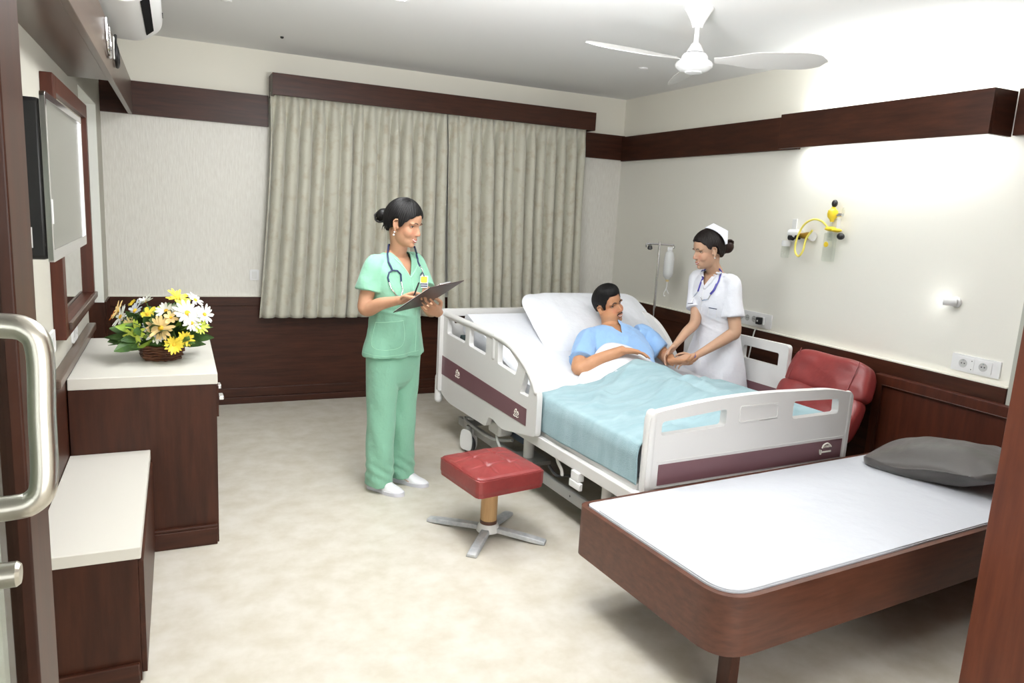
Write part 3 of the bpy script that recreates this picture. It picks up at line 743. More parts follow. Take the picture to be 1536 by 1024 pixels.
def flower(u, z, dep, r, col, cc, kind, seed):
    rd = random.Random(seed)
    pos = rhu*u+awu*dep+Vector((0, 0, z))
    nrm = (rhu*u*1.2+awu*(dep*1.6-.10)+Vector((0, 0, z-.09))).normalized()
    a = nrm.orthogonal().normalized(); b = nrm.cross(a)
    stem = MB().tube([(0, 0, .08), pos*.45+Vector((0, 0, .05)), pos-nrm*.006], .0028, 6, smooth=4)
    f = MB(); n = {'daisy': 15, 'mum': 30, 'lily': 6}[kind]
    for i in range(n):
        an = 2*pi*i/n+rd.uniform(-.12, .12); L_ = r*rd.uniform(.82, 1.08)
        lift = rd.uniform(.05, .45) if kind != 'mum' else rd.uniform(-.1, 1.1)
        d = (a*cos(an)+b*sin(an)); sd = nrm.cross(d)
        if kind == 'mum' and i % 2: L_ *= .72
        wd = r*(.13 if kind == 'daisy' else .12 if kind == 'mum' else .26)
        rows = []
        for t in (0, .3, .6, .85, 1):
            w2 = wd*(.35 if t == 0 else .8 if t == .3 else 1 if t == .6 else .85 if t == .85 else .15)
            c = pos+d*(L_*(t+.05))*cos(lift*(1-.5*t))+nrm*(L_*t*sin(lift)*(1-.35*t)+.002)
            rows.append([c-sd*w2, c-nrm*w2*.25, c+sd*w2, c-nrm*(w2*.25+.0012)])
        f.rings(rows)
    fo = f.build('flower', PET[col], fl)
    stem.build('stem', leaf_m, fo)
    MB().ell(pos+nrm*.004, (r*.2, r*.2, r*.14), Matrix((a, b, nrm)).transposed()).build('flower_centre', cc, fo)
FL = [(-.218, .222, .02, .052, 'peach', 'daisy'), (-.235, .198, .0, .026, 'orange', 'lily'), (-.165, .205, -.05, .060, 'white', 'daisy'),
      (-.150, .262, .03, .024, 'yellow', 'mum'), (-.105, .235, -.03, .060, 'bluish', 'daisy'), (-.035, .225, -.05, .045, 'yellow', 'lily'),
      (-.020, .235, .03, .040, 'lime', 'daisy'), (.050, .245, -.04, .052, 'white', 'daisy'), (.085, .305, .0, .056, 'yellow', 'mum'),
      (.150, .292, .05, .050, 'white', 'daisy'), (.125, .282, -.02, .045, 'lime', 'lily'), (.165, .245, -.07, .068, 'white', 'daisy'), (.225, .235, -.02, .050, 'white', 'daisy'),
      (.060, .175, -.12, .064, 'peach', 'daisy'), (.035, .150, -.11, .055, 'white', 'daisy'), (.125, .10, -.13, .050, 'yellow', 'mum'),
      (.165, .125, -.10, .042, 'yellow', 'mum'), (-.055, .145, -.13, .062, 'lime', 'daisy'), (-.062, .125, -.12, .050, 'white', 'daisy'), (.215, .18, -.05, .042, 'lime', 'mum'),
      (-.19, .175, .0, .045, 'white', 'daisy'), (-.08, .275, .02, .045, 'white', 'mum'), (.19, .20, -.08, .045, 'white', 'daisy'), (-.10, .175, -.09, .045, 'cream', 'daisy'),
      (.10, .225, -.10, .034, 'peach', 'lily'), (-.005, .185, -.10, .034, 'bluish', 'daisy'), (-.145, .175, -.05, .040, 'bluish', 'daisy')]
for i, (u, z, dep, r, c, k) in enumerate(FL): flower(u, z, dep, r, c, cen_g if c == 'lime' else cen_y, k, i)
def leaves(n, m, seed, rng):
    rd = random.Random(seed); lf = MB()
    for i in range(n):
        an = rd.uniform(0, 2*pi); u = rd.uniform(-1, 1); 
        d = Vector((cos(an), sin(an)*.75, rd.uniform(.1, 1.3))).normalized()
        base = d*rd.uniform(.04, .12)+Vector((0, 0, .08)); L_ = rd.uniform(*rng)
        sd = d.cross(Vector((rd.uniform(-1, 1), rd.uniform(-1, 1), .3))).normalized(); nn_ = d.cross(sd)
        rows = []
        for t, q in ((0, .1), (.25, .8), (.5, 1), (.75, .7), (1, .08)):
            c = base+d*L_*t+Vector((0, 0, -.25*L_*t*t)); w2 = L_*.20*q
            rows.append([c-sd*w2+nn_*w2*.3, c, c+sd*w2+nn_*w2*.3, c-nn_*.001])
        lf.rings(rows)
    return lf
leaves(210, leaf_m, 4, (.08, .17)).build('foliage', leaf_m, fl, kind=None)
leaves(46, leaf2_m, 9, (.07, .17)).build('foliage', leaf2_m, fl)
# ================================================================== HOSPITAL BED
BO = Vector((-2.0, -3.5, 0)); BA = radians(3.3)
bed = empty('hospital_bed', BO, BA, 'wide electric hospital bed with white moulded side rails and mauve strips', 'bed')
def logo(parent, O, A, B, s, wide=True):
    # the small white printed marks on the mauve strips: an arched emblem over a short row of strokes
    O, A, B = Vector(O), Vector(A), Vector(B); m = MB()
    P = lambda x, y: O+A*x*s+B*y*s
    if wide:
        m.tube([P(-.30, .05), P(-.22, .20), P(-.05, .27), P(.12, .26), P(.28, .16), P(.36, .08)], .045*s, 6, smooth=4)
        for x in (-.24, -.12, 0, .12, .22): m.tube([P(x, .06), P(x+.04, .18)], .028*s, 6)
        m.tube([P(-.46, .0), P(-.42, -.22), P(-.34, -.24), P(-.34, -.04)], .03*s, 6, smooth=3)
        for i in range(8):
            x = -.26+i*.085; m.tube([P(x, -.20), P(x+.01, -.12), P(x+.05, -.12), P(x+.055, -.20)], .017*s, 6)
    else:
        m.tube([P(-.30, .10), P(-.1, .34), P(.05, .30), P(-.05, .12), P(-.25, .05)], .04*s, 6, smooth=4)
        m.tube([P(.10, .02), P(.22, .22), P(.34, .14), P(.38, -.02)], .04*s, 6, smooth=4)
        m.tube([P(-.4, -.18), P(-.2, -.26), P(.0, -.2), P(.2, -.26), P(.42, -.16)], .035*s, 6, smooth=4)
        for i in range(5): m.tube([P(-.3+i*.13, -.12), P(-.26+i*.13, -.02)], .025*s, 6)
    return m.build('printed_mark', print_w, parent)

def plate(outline, t, O, A, B, holes=(), name='panel', m=bedwhite, bevel=.010):
    return MB().prism(outline, t, O, A, B, holes).build(name, m, bed, bevel=bevel, seg=4)
# footboard
fo = rpoly([(0, .42), (1.372, .425), (1.372, .80), (1.20, .832), (.68, .848), (.35, .836), (.06, .806), (0, .79)], [.02, .02, .035, .3, .3, .3, .05, .04], 6)
h1 = rpoly([(.07, .69), (.46, .70), (.46, .785), (.07, .755)], .018, 4)
h2 = rpoly([(.915, .695), (1.262, .697), (1.255, .776), (.915, .788)], .018, 4)
ft = plate(fo, .042, (0, 0, 0), (1, 0, 0), (0, 0, 1), [h1, h2], 'footboard')
MB().prism(rpoly([(.545, .706), (.812, .710), (.808, .792), (.545, .794)], .014, 4), .004, (0, -.0225, 0), (1, 0, 0), (0, 0, 1), [rpoly([(.556, .716), (.801, .719), (.797, .782), (.556, .784)], .01, 4)]).build('recess_panel', bedwhite, ft, bevel=.0015, seg=2)
MB().prism([(.07, .452), (1.322, .450), (1.322, .552), (.07, .552)], .003, (0, -.0222, 0)).build('strip', purple, ft, smooth=False)
logo(ft, (1.20, -.0245, .508), (1, 0, 0), (0, 0, 1), .105)
for z0 in (.44, .566): MB().tube([(.06, -.0215, z0), (1.335, -.0215, z0)], .0025, 6).build('moulded_ridge', bedwhite, ft)
MB().limb([(.022, 0, .425), (.020, 0, .60), (.022, 0, .79)], [.026, .026, .026]).build('corner_post', bedwhite, ft)
MB().limb([(1.352, 0, .43), (1.352, 0, .60), (1.350, 0, .785)], [.024, .024, .024]).build('corner_post', bedwhite, ft)
# headboard
ho = rpoly([(-.09, .35), (1.44, .35), (1.44, .945), (-.09, .945)], [.02, .02, .05, .05], 6)
plate(ho, .04, (0, 2.26, 0), (1, 0, 0), (0, 0, 1), [rect(.02, .62, .835, .895, .02), rect(.74, 1.34, .835, .895, .02)], 'headboard')
# left side rail
Y_ = (0, 1, 0); Z_ = (0, 0, 1)
def side_rail(outline, holes, x, strip=None, lg=(), ridge=True, side=-1):
    o = plate(outline, .034, (x, 0, 0), Y_, Z_, holes, 'side_rail', bevel=.010)
    xs = x+side*.0182
    if strip:
        MB().prism(strip, .003, (xs, 0, 0), Y_, Z_).build('strip', purple, o, smooth=False)
        for (y, z, sc, wide) in lg: logo(o, (xs+side*.002, y, z), (0, side, 0), (0, 0, 1), sc, wide)
    return o
ro = rpoly([(.955, .405), (1.28, .345), (1.40, .372), (1.46, .372), (1.50, .30), (2.10, .295), (2.27, .34), (2.285, .885), (2.22, .925), (1.42, .910), (1.235, .890), (1.06, .822), (.94, .745), (.875, .672), (.87, .42)],
           [.03, .06, .02, .02, .02, .06, .05, .04, .05, .1, .1, .1, .1, .04, .03], 5)
lh1 = rpoly([(2.17, .780), (1.862, .768), (1.862, .880), (2.17, .890)], .02, 4)
lh2 = rpoly([(1.80, .765), (1.545, .750), (1.545, .872), (1.80, .878)], .02, 4)
lh3 = rpoly([(1.375, .735), (1.14, .715), (1.115, .790), (1.23, .850), (1.378, .872)], .015, 4)
lh4 = rpoly([(1.075, .625), (.975, .625), (.960, .705), (1.02, .765)], .012, 4)
lr = side_rail(ro, [lh1, lh2, lh3, lh4], -.045, [(2.262, .475), (.985, .453), (.985, .553), (2.262, .612)], [(1.96, .535, .085, False), (1.10, .495, .075, False)])
MB().limb([(-.050, 2.26, .91), (-.052, 1.8, .905), (-.052, 1.40, .892), (-.052, 1.22, .868), (-.052, 1.06, .806), (-.052, .955, .738), (-.052, .90, .672)], [(.020, .020)]*7, (1, 0, 0), n=16).build('grab_bar', bedwhite, lr)
MB().limb([(-.05, 1.44, .905), (-.05, 1.44, .76)], [(.024, .020)]*2, (0, 1, 0), n=16).build('upright', bedwhite, lr)
MB().limb([(-.06, 2.29, .28), (-.06, 2.29, .44)], [(.03, .03)]*2).build('end_buffer', plastic_w, lr)
# right head rail, curving down
r2 = rpoly([(2.27, .35), (1.42, .40), (1.39, .60), (1.43, .675), (1.56, .82), (1.70, .92), (1.86, .965), (2.27, .965)], [.03, .03, .03, .05, .1, .1, .1, .05], 5)
side_rail(r2, [rpoly([(2.17, .82), (1.72, .80), (1.78, .87), (1.90, .91), (2.17, .915)], .02, 4)], 1.415, [(2.25, .46), (1.46, .46), (1.46, .56), (2.25, .56)], [], side=1)
# right foot-half rail swung out towards the wall
r3 = rpoly([(.735, .40), (1.72, .40), (1.72, .89), (.735, .90)], [.03, .03, .04, .03], 5)
side_rail(r3, [rect(.81, 1.12, .745, .835, .015), rect(1.20, 1.62, .745, .835, .015)], 1.735, [(1.70, .48), (.75, .48), (.75, .60), (1.70, .60)], [], side=-1)
MB().box(1.31, 1.72, 1.56, 1.60, .375, .41).build('rail_hinge_arm', greymetal, bed, smooth=False, bevel=.004)
# deck frame
for x0, x1 in ((-.035, .0), (1.36, 1.395)):
    MB().box(x0, x1, .02, 2.24, .355, .418).build('deck_side_bar', bedwhite, bed, smooth=False, bevel=.006)
MB().box(0, 1.36, .03, 1.27, .40, .452).build('deck_foot_section', plastic_g, bed, smooth=False, bevel=.006)
dk = MB().box(.03, 1.33, 0, .92, 0, .03, Matrix.Translation((0, 1.29, .43)) @ Matrix.Rotation(radians(20), 4, 'X'))
dk.build('deck_back_section', teal_d, bed, smooth=False)
MB().box(.03, .06, 1.3, 2.15, .42, .62).build('back_section_side', teal_d, bed, smooth=False)
MB().box(-.03, .05, .0, .045, .36, .42).build('corner_bracket', plastic_w, bed, smooth=False, bevel=.004)
MB().box(-.052, -.03, .42, .52, .27, .31).box(-.05, -.01, .44, .51, .31, .36).build('pedal', plastic_w, bed, bevel=.005)
MB().limb([(-.01, .72, .36), (-.01, .70, .33), (-.01, .66, .30), (-.01, .65, .27)], [(.015, .004)]*4, (0, 1, 0)).build('strap_bracket', bedwhite, bed)
# lower chassis
for x in (.06, 1.30):
    MB().box(x-.03, x, .10, 2.12, .125, .185).build('chassis_bar', greymetal, bed, smooth=False, bevel=.006)
    for y in (.30, .62, 1.02): MB().lathe([(.0001, 0), (.006, 0), (.0001, -.002)], 10, O=(x-.0305 if x < 1 else x, y, .158), ax='x').build('bolt', rubber, bed)
for y in (.16, 2.02): MB().box(.03, 1.3, y, y+.05, .13, .18).build('chassis_cross_bar', greymetal, bed, smooth=False, bevel=.005)
for y in (1.12, .30): MB().lathe([(.0001, .17), (.032, .17), (.034, .36), (.0001, .36)], 24, O=(.065, y+.03, 0)).build('lift_column', bedwhite, bed)
MB().box(-.01, .16, 1.04, 1.26, .178, .20).build('column_foot', greymetal, bed, smooth=False, bevel=.004)
MB().box(.10, .26, 1.25, 1.62, .22, .32).build('actuator', mat('blue_black_actuator', (34, 58, 84), .4), bed, bevel=.02)
MB().box(-.005, .10, 1.42, 1.58, .24, .34).build('control_box', bedwhite, bed, bevel=.02)
MB().tube([(.02, 1.50, .25), (.0, 1.42, .20), (.0, 1.32, .165), (.03, 1.22, .16), (.07, 1.15, .18)], .009, 10, smooth=6).build('hose', plastic_g, bed)
MB().tube([(.05, 1.9, .22), (-.01, 1.93, .23), (-.02, 1.75, .215), (.0, 1.5, .21), (.06, 1.35, .24)], .010, 10, smooth=5).build('brake_rod', greymetal, bed)
sp = []
for i in range(60): sp.append((.07+.018*cos(i*.9), 1.86+.018*sin(i*.9), .22+.0017*i))
MB().tube(sp, .004, 6).build('spring', rubber, bed)
MB().tube([(.03, .85, .25), (.02, .75, .23), (.05, .68, .25), (.10, .65, .24)], .008, 8, smooth=5).build('crank', rubber, bed)
MB().box(.02, .06, .16, .21, .185, .36).build('end_post', rubber, bed, smooth=False)
def caster(x, y, rz):
    c = empty('caster', (x, y, 0), rz); c.parent = bed
    MB().lathe([(.0001, -.016), (.055, -.016), (.062, -.010), (.062, .010), (.055, .016), (.0001, .016)], 32, O=(0, 0, .0625), ax='x').build('wheel', rubber, c)
    MB().prism(rpoly([(-.05, .02), (.05, .02), (.062, .09), (.045, .165), (-.045, .165), (-.062, .09)], .03, 4), .006, O=(-.024, 0, 0), A=Y_, B=Z_).build('wheel_cover', plastic_w, c, bevel=.002)
    MB().prism(rpoly([(-.05, .02), (.05, .02), (.062, .09), (.045, .165), (-.045, .165), (-.062, .09)], .03, 4), .006, O=(.024, 0, 0), A=Y_, B=Z_).build('wheel_cover', plastic_w, c, bevel=.002)
    MB().lathe([(.0001, .13), (.02, .13), (.02, .19), (.0001, .19)], 16).build('stem', greymetal, c)
caster(.0, 1.87, radians(20)); caster(1.32, 1.95, .3); caster(.12, .20, -.2); caster(1.25, .20, .2)

# mattress: bent up at the head
def bed_obj(mb, name, m, label, cat, **k):
    o = mb.build(name, m, None, label=label, cat=cat, **k); o.location = BO; o.rotation_euler = (0, 0, BA); return o
BK = math.tan(radians(20.5))
pr = [(.045, .456), (1.27, .456), (2.16, .456+.89*BK+.01), (2.12, .62+.86*BK), (1.26, .625), (.045, .625)]
pr = rpoly(pr, [.03, .3, .03, .05, .35, .04], 8)
mt = MB().prism(pr, 1.29, (.695, 0, 0), Y_, Z_)
bed_obj(mt, 'mattress', fabric_w, 'white sheeted mattress raised at the head of the hospital bed', 'mattress', bevel=.03, seg=5)

def matt_z(y): return .628 if y < 1.26 else .628+(y-1.26)*BK
def hump(x, y):
    # legs and hips of the lying patient under the covers
    t = max(0, min(1, y/1.2)); cx = .74+.04*t
    h = .114*smoothstep(.02, .12, y)*(1-.25*smoothstep(.15, .35, y))+.035*math.exp(-((y-.55)/.16)**2)+.035*smoothstep(.75, 1.0, y)
    h += .085*smoothstep(1.04, 1.28, y)
    sx = .20+.05*t
    d = (x-cx)/sx
    legs = math.exp(-abs(d)**2.6*.9)
    gap = 1-.25*math.exp(-((x-cx)/.05)**2)*(1-smoothstep(.6, .9, y))
    return h*legs*gap
def edge_drop(x, L_=.02, R_=1.37):
    return 0
def blanket_fn(so, x1, y0f, y1f, lift, hangL, hangR, seed, wr):
    XLm, XRm = .035, 1.352
    W_ = XRm-XLm
    tot = hangL+W_+hangR
    def fn(u, v):
        s = u*tot
        yy0 = y0f(u); yy1 = y1f(u)
        y = yy0+(yy1-yy0)*v
        n1 = noise.noise(Vector((u*5, y*2.2, seed))); n2 = noise.noise(Vector((u*11, y*6.5, seed+4)))
        if s < hangL:
            d = hangL-s; r = .03
            x = XLm-so-.008*smoothstep(0, .05, d)-.35*so*(n1+.5*n2)*min(1, d*8); z = matt_z(min(y, 1.3))+lift-.02-d
            if d < r:
                a = d/r*pi/2; x = XLm-so*sin(a)-.002; z = matt_z(min(y, 1.3))+lift-(.028)*(1-cos(a))
        elif s > hangL+W_:
            d = s-hangL-W_; r = .03
            x = XRm+so+.008*smoothstep(0, .05, d)+.35*so*n1*min(1, d*8); z = matt_z(min(y, 1.3))+lift-.02-d
            if d < r:
                a = d/r*pi/2; x = XRm+so*sin(a); z = matt_z(min(y, 1.3))+lift-(.028)*(1-cos(a))
        else:
            x = XLm+(s-hangL); e = smoothstep(0, .12, min(s-hangL, hangL+W_-s))
            z = matt_z(y)+lift+hump(x, y)+wr*(n1+.55*n2)*(.3+.7*e)*.9
            # long diagonal creases running off the body
            z += wr*1.0*max(0, sin(x*9-y*17+3*n1))**4*e+wr*.5*max(0, sin(x*5+y*31+4*n2))**4*e
        return (x, y, z)
    return fn
def y_blk(u):   # top edge of the blue blanket across the bed
    return 1.00+.06*sin(u*pi)-.10*smoothstep(.62, 1.0, u)-.075*(1-smoothstep(0, .3, u))+.012*noise.noise(Vector((u*9, 0, 2)))
hl, hr = .180, .16
bl = MB().grid(blanket_fn(.040, 0, lambda u: .028+.006*sin(u*20), y_blk, .020, hl, hr, 2.0, .018), 190, 130)
bed_obj(bl, 'blue_blanket', towel, 'pale blue towelling blanket over the patient, hanging over the bed side', 'blanket', angle=0, solid=.007)
def y_sh(u):
    c = math.exp(-((u-.51)/.17)**2)
    return 1.09+.215*c-.10*smoothstep(.62, 1, u)-.03*(1-smoothstep(0, .2, u))+.008*noise.noise(Vector((u*12, 0, 6)))
sh = MB().grid(blanket_fn(.016, 0, lambda u: .10, y_sh, .006, .235, .12, 5.0, .009), 190, 120)
bed_obj(sh, 'top_sheet', fabric_w, 'white top sheet folded out above the blue blanket on the patient', 'sheet', angle=0, solid=.003)

pw = pillow('bed_pillow', .520, .320, .080, fabric_w, Matrix(), 'large white pillow propped behind the patient on the hospital bed', 9, -.02, .012)
pl = Matrix.Translation(BO) @ Matrix.Rotation(BA, 4, 'Z') @ Matrix.Translation((.955, 1.825, .888)) @ Matrix.Rotation(radians(35), 4, 'X')
pw.location = pl.to_translation(); pw.rotation_euler = pl.to_euler()

# ================================================================== IV STAND
iv = empty('iv_stand', (-.25, -1.08, 0), -YAW, 'chrome drip stand behind the head end of the hospital bed', 'drip stand')
MB().tube([(0, 0, .05), (0, 0, .80)], .0155, 16).build('outer_pole', chrome, iv)
MB().tube([(0, 0, .78), (-.004, 0, 1.475)], .011, 16).build('inner_pole', chrome, iv)
MB().lathe([(.0001, .79), (.02, .79), (.02, .83), (.0001, .83)], 16).build('collar', black_p, iv)
MB().tube([(-.115, 0, 1.452), (.115, 0, 1.452)], .008, 12).build('crossbar', chrome, iv)
for x in (-.115, .115):
    MB().tube([(x, 0, 1.452), (x, -.0, 1.43), (x*1.0, -.012, 1.425), (x*1.02, -.018, 1.445)], .005, 8, smooth=3).build('hook', chrome, iv)
for i in range(5):
    a = 2*pi*i/5+.3
    l = MB().tube([(0, 0, .09), (.19*cos(a), .19*sin(a), .055)], .011, 10).build('leg', chrome, iv)
    MB().ell((.19*cos(a), .19*sin(a), .026), (.026, .026, .026)).build('castor', rubber, l)
c = MB().lathe([(.0001, 0), (.016, -.004), (.022, -.03), (.012, -.04), (.0001, -.04)], 16).build('drip_clamp', black_p, None, label='black clamp hanging from the left arm of the drip stand', cat='clamp')
c.location = Matrix.Translation(iv.location) @ (Matrix.Rotation(-YAW, 4, 'Z') @ Vector((-.082, -.0, 1.442)))
bg = empty('infusion_bottle', Matrix.Translation(iv.location) @ (Matrix.Rotation(-YAW, 4, 'Z') @ Vector((.082, -.02, 1.16))), -YAW, 'translucent white infusion bottle hanging from the drip stand', 'infusion bottle')
MB().lathe([(.0001, .0), (.012, .0), (.018, .012), (.036, .03), (.042, .06), (.042, .18), (.034, .225), (.015, .245), (.0001, .25)], 28).build('bottle', bagm, bg)
MB().box(-.02, .02, -.001, .001, .245, .275).build('hanger_tab', bagm, bg, smooth=False)
MB().lathe([(.0001, -.014), (.013, -.012), (.014, .004), (.0001, .006)], 20).build('cap', mat('pale_brass_cap', (226, 206, 150), .4), bg)
MB().tube([(0, 0, -.01), (0, 0, -.05), (-.006, 0, -.08), (-.02, 0, -.11), (-.016, 0, -.135), (-.005, 0, -.13)], .0035, 8, smooth=5).tube([(-.004, 0, -.07), (.012, 0, -.10), (.022, 0, -.115)], .003, 8, smooth=4).build('drip_tube', plastic_w, bg)
# ================================================================== PEOPLE
def voxel(mb, vox, smooth=3, fac=.5):
    me = mb.mesh('tmp'); o = bpy.data.objects.new('tmp', me); COL.objects.link(o)
    r = o.modifiers.new('r', 'REMESH'); r.mode = 'VOXEL'; r.voxel_size = vox; r.use_smooth_shade = True
    if smooth:
        s_ = o.modifiers.new('s', 'SMOOTH'); s_.factor = fac; s_.iterations = smooth
    dg_ = bpy.context.evaluated_depsgraph_get(); dg_.update()
    out = bpy.data.meshes.new_from_object(o.evaluated_get(dg_))
    bpy.data.objects.remove(o); bpy.data.meshes.remove(me)
    return out
def disp(me, fn):
    me.update()
    ns = [v.normal.copy() for v in me.vertices]
    for v, n in zip(me.vertices, ns): v.co = fn(v.co, n)
    me.update()
def bvh(me):
    return BVHTree.FromPolygons([v.co.copy() for v in me.vertices], [tuple(p.vertices) for p in me.polygons])
def frame(fwd, up):
    f = Vector(fwd).normalized(); u = Vector(up); u = (u-f*u.dot(f)).normalized(); l = u.cross(f)
    return Matrix((f, l, u)).transposed()       # columns: forward, left, up

class Head:
    # head-local axes: x forward, y left, z up; height .22 chin to crown at scale 1
    def __init__(s, c, fwd, up, sc, male=False):
        s.c = Vector(c); s.R = frame(fwd, up); s.s = sc; s.male = male
        s.M = Matrix.Translation(s.c) @ s.R.to_4x4() @ Matrix.Scale(sc, 4)
    def p(s, x, y, z): return s.M @ Vector((x, y, z))
    def add(s, mb):
        R3 = s.R
        E = lambda c, r: mb.ell(s.p(*c), Vector(r)*s.s, R3)
        E((-.012, 0, .030), (.093, .073, .082)); E((.016, 0, -.030), (.066, .058, .080)); E((.030, 0, -.070), (.048, .042, .040))
        E((.062, 0, -.088), (.018, .020, .018))
        if s.male: E((.018, 0, -.070), (.052, .053, .034))
        for sy in (-1, 1):
            E((.043, sy*.033, -.030), (.030, .026, .031))       # cheeks
            E((.062, sy*.030, .018), (.016, .026, .009))        # brow
            E((.080, sy*.0110, -.034), (.010, .0072, .0068))     # nostril wings
            # ear
            ec = (-.004, sy*.074, -.012)
            mb.tube([s.p(ec[0]+.006, sy*.070, ec[2]-.030), s.p(ec[0]-.002, sy*.076, ec[2]-.026), s.p(ec[0]-.013, sy*.084, ec[2]+.003), s.p(ec[0]-.013, sy*.086, ec[2]+.022), s.p(ec[0]+.002, sy*.082, ec[2]+.031), s.p(ec[0]+.013, sy*.074, ec[2]+.018)], .0042*s.s, 8, smooth=4)
            E((ec[0]-.003, sy*.074, ec[2]), (.011, .005, .023)); E((ec[0]+.009, sy*.072, ec[2]-.008), (.005, .007, .008))
        mb.limb([s.p(.070, 0, .010), s.p(.079, 0, -.008), s.p(.0885, 0, -.024), s.p(.0905, 0, -.031)], [(.006*s.s, .007*s.s), (.007*s.s, .008*s.s), (.0088*s.s, .009*s.s), (.0095*s.s, .0088*s.s)], s.R.col[1], n=14, sub=4)
        # lips mass
        mb.limb([s.p(.056, -.026, -.057), s.p(.067, -.014, -.060), s.p(.071, 0, -.062), s.p(.067, .014, -.060), s.p(.056, .026, -.057)], [(.012*s.s, .010*s.s), (.014*s.s, .012*s.s), (.015*s.s, .013*s.s), (.014*s.s, .012*s.s), (.012*s.s, .010*s.s)], (s.R.col[2]), n=14, sub=4)
    def sculpt(s, me):
        Mi = s.M.inverted()
        def fn(co, n):
            q = Mi @ co
            if q.length > .16: return co
            dx = 0
            if q.x > .03:
                for sy in (-1, 1):
                    dx -= .010*math.exp(-((q.y-sy*.031)/.015)**2-((q.z-.002)/.010)**2)
                    dx -= .003*math.exp(-((q.y-sy*.031)/.012)**2-((q.z+.062)/.008)**2)
                dx -= .003*math.exp(-(q.y/.016)**2-((q.z+.079)/.006)**2)
            return co+s.R.col[0]*dx*s.s if dx else co
        disp(me, fn)
        s.tree = bvh(me)
        be = me.attributes.new('beard', 'FLOAT', 'POINT'); bu = me.attributes.new('blush', 'FLOAT', 'POINT')
        for i, v in enumerate(me.vertices):
            q = Mi @ v.co; b1 = b2 = 0.0
            if q.length < .15:
                if q.x > 0:
                    b2 = .35*math.exp(-((abs(q.y)-.036)/.018)**2-((q.z+.028)/.018)**2)+.30*math.exp(-(q.y/.014)**2-((q.z+.034)/.012)**2)*(q.x > .07)
                if s.male and q.x > -.02:
                    b1 = .34*smoothstep(-.030, -.060, q.z-.25*abs(q.y)+.02)*smoothstep(-.135, -.105, q.z)
            be.data[i].value = b1; bu.data[i].value = b2
    def surf(s, y, z, off=0):
        o = s.p(.2, y, z); d = -s.R.col[0]
        h = s.tree.ray_cast(o, d)
        return (h[0]-d*off*s.s) if h[0] else s.p(.07, y, z)
    def line(s, pts, off=.001, k=6):
        P = catmull([Vector((a, b, 0)) for a, b in pts], k)
        return [s.surf(p.x, p.y, off) for p in P]
    def features(s, par, lipm, look=(.0, -.2), smile=1.0, open_eye=.55):
        S = s.s
        for sy in (-1, 1):
            c0 = s.surf(sy*.030, .001)
            c = c0-s.R.col[0]*.0085*S
            MB().ell(c, (.0112*S, .0118*S, .0118*S), s.R, 24, 16).build('eye', eye_w, par)
            d = (s.R @ Vector((1, look[0], look[1]))).normalized()
            MB().ell(c+d*.0088*S, (.0040*S, .0056*S, .0056*S), frame(d, s.R.col[2]), 20, 12).build('iris', iris_m, par)
            # lids: skin folds close the eye to an almond, dark lash on the upper edge
            up = MB(); lo_ = MB(); ls = MB()
            A = [(-.0145, -.002), (-.008, .0032*open_eye*1.6), (0, .0062*open_eye*1.5), (.008, .0046*open_eye*1.5), (.0150, -.0005)]
            B = [(-.0145, -.002), (-.007, -.0050*open_eye), (0, -.0064*open_eye), (.008, -.0052*open_eye), (.0150, -.0005)]
            bulge = lambda y: .0036*max(0, 1-(y/.016)**2)-(.30*y if y > 0 else .10*y)
            T = lambda y, z, o: c0+s.R @ Vector((bulge(y)+o, sy*y, z))*S
            up.tube([T(y, z+.003, .0) for y, z in A], .0034*S, 8, smooth=5)
            lo_.tube([T(y, z-.0026, -.0006) for y, z in B], .0026*S, 8, smooth=5)
            ls.tube([T(y, z, .0024) for y, z in A], [.0007*S, .0016*S, .0017*S, .0016*S, .0011*S], 8, smooth=5)
            up.build('upper_eyelid', par.data.materials[0], par); lo_.build('lower_eyelid', par.data.materials[0], par)
            ls.build('lashes', dark_line, par)
            bw = [(sy*.013, .0185), (sy*.024, .0225), (sy*.036, .0235), (sy*.049, .0165)]
            r = .0024 if not s.male else .0034
            MB().tube(s.line(bw, .0002), [r*S*.8, r*S, r*S*.8, r*S*.25], 8).build('eyebrow', dark_line, par)
        # smiling mouth: teeth, upper and lower lip
        w_ = .025; c1 = .0050*smile
        um = [(-w_, -.0585+c1), (-.013, -.0600), (-.004, -.0595), (0, -.0605), (.004, -.0595), (.013, -.0600), (w_, -.0585+c1)]
        lm = [(-w_, -.0585+c1), (-.014, -.0668), (0, -.0705), (.014, -.0668), (w_, -.0585+c1)]
        MB().tube(s.line([(-w_*.8, -.0603+c1*.5), (-.012, -.0632), (0, -.0645), (.012, -.0632), (w_*.8, -.0603+c1*.5)], -.0012), .0034*S, 8).build('teeth', teeth_m, par)
        MB().tube(s.line(um, .0004), [.0008*S, .0022*S, .0026*S, .0024*S, .0026*S, .0022*S, .0008*S], 8).build('upper_lip', lipm, par)
        MB().tube(s.line(lm, .0004), [.0008*S, .0026*S, .0036*S, .0026*S, .0008*S], 8).build('lower_lip', lipm, par)
        for sy in (-1, 1):
            MB().ell(s.surf(sy*.0060, -.0400, -.0014), (.002*S, .0026*S, .0016*S), s.R, 10, 8).build('nostril', dark_line, par)
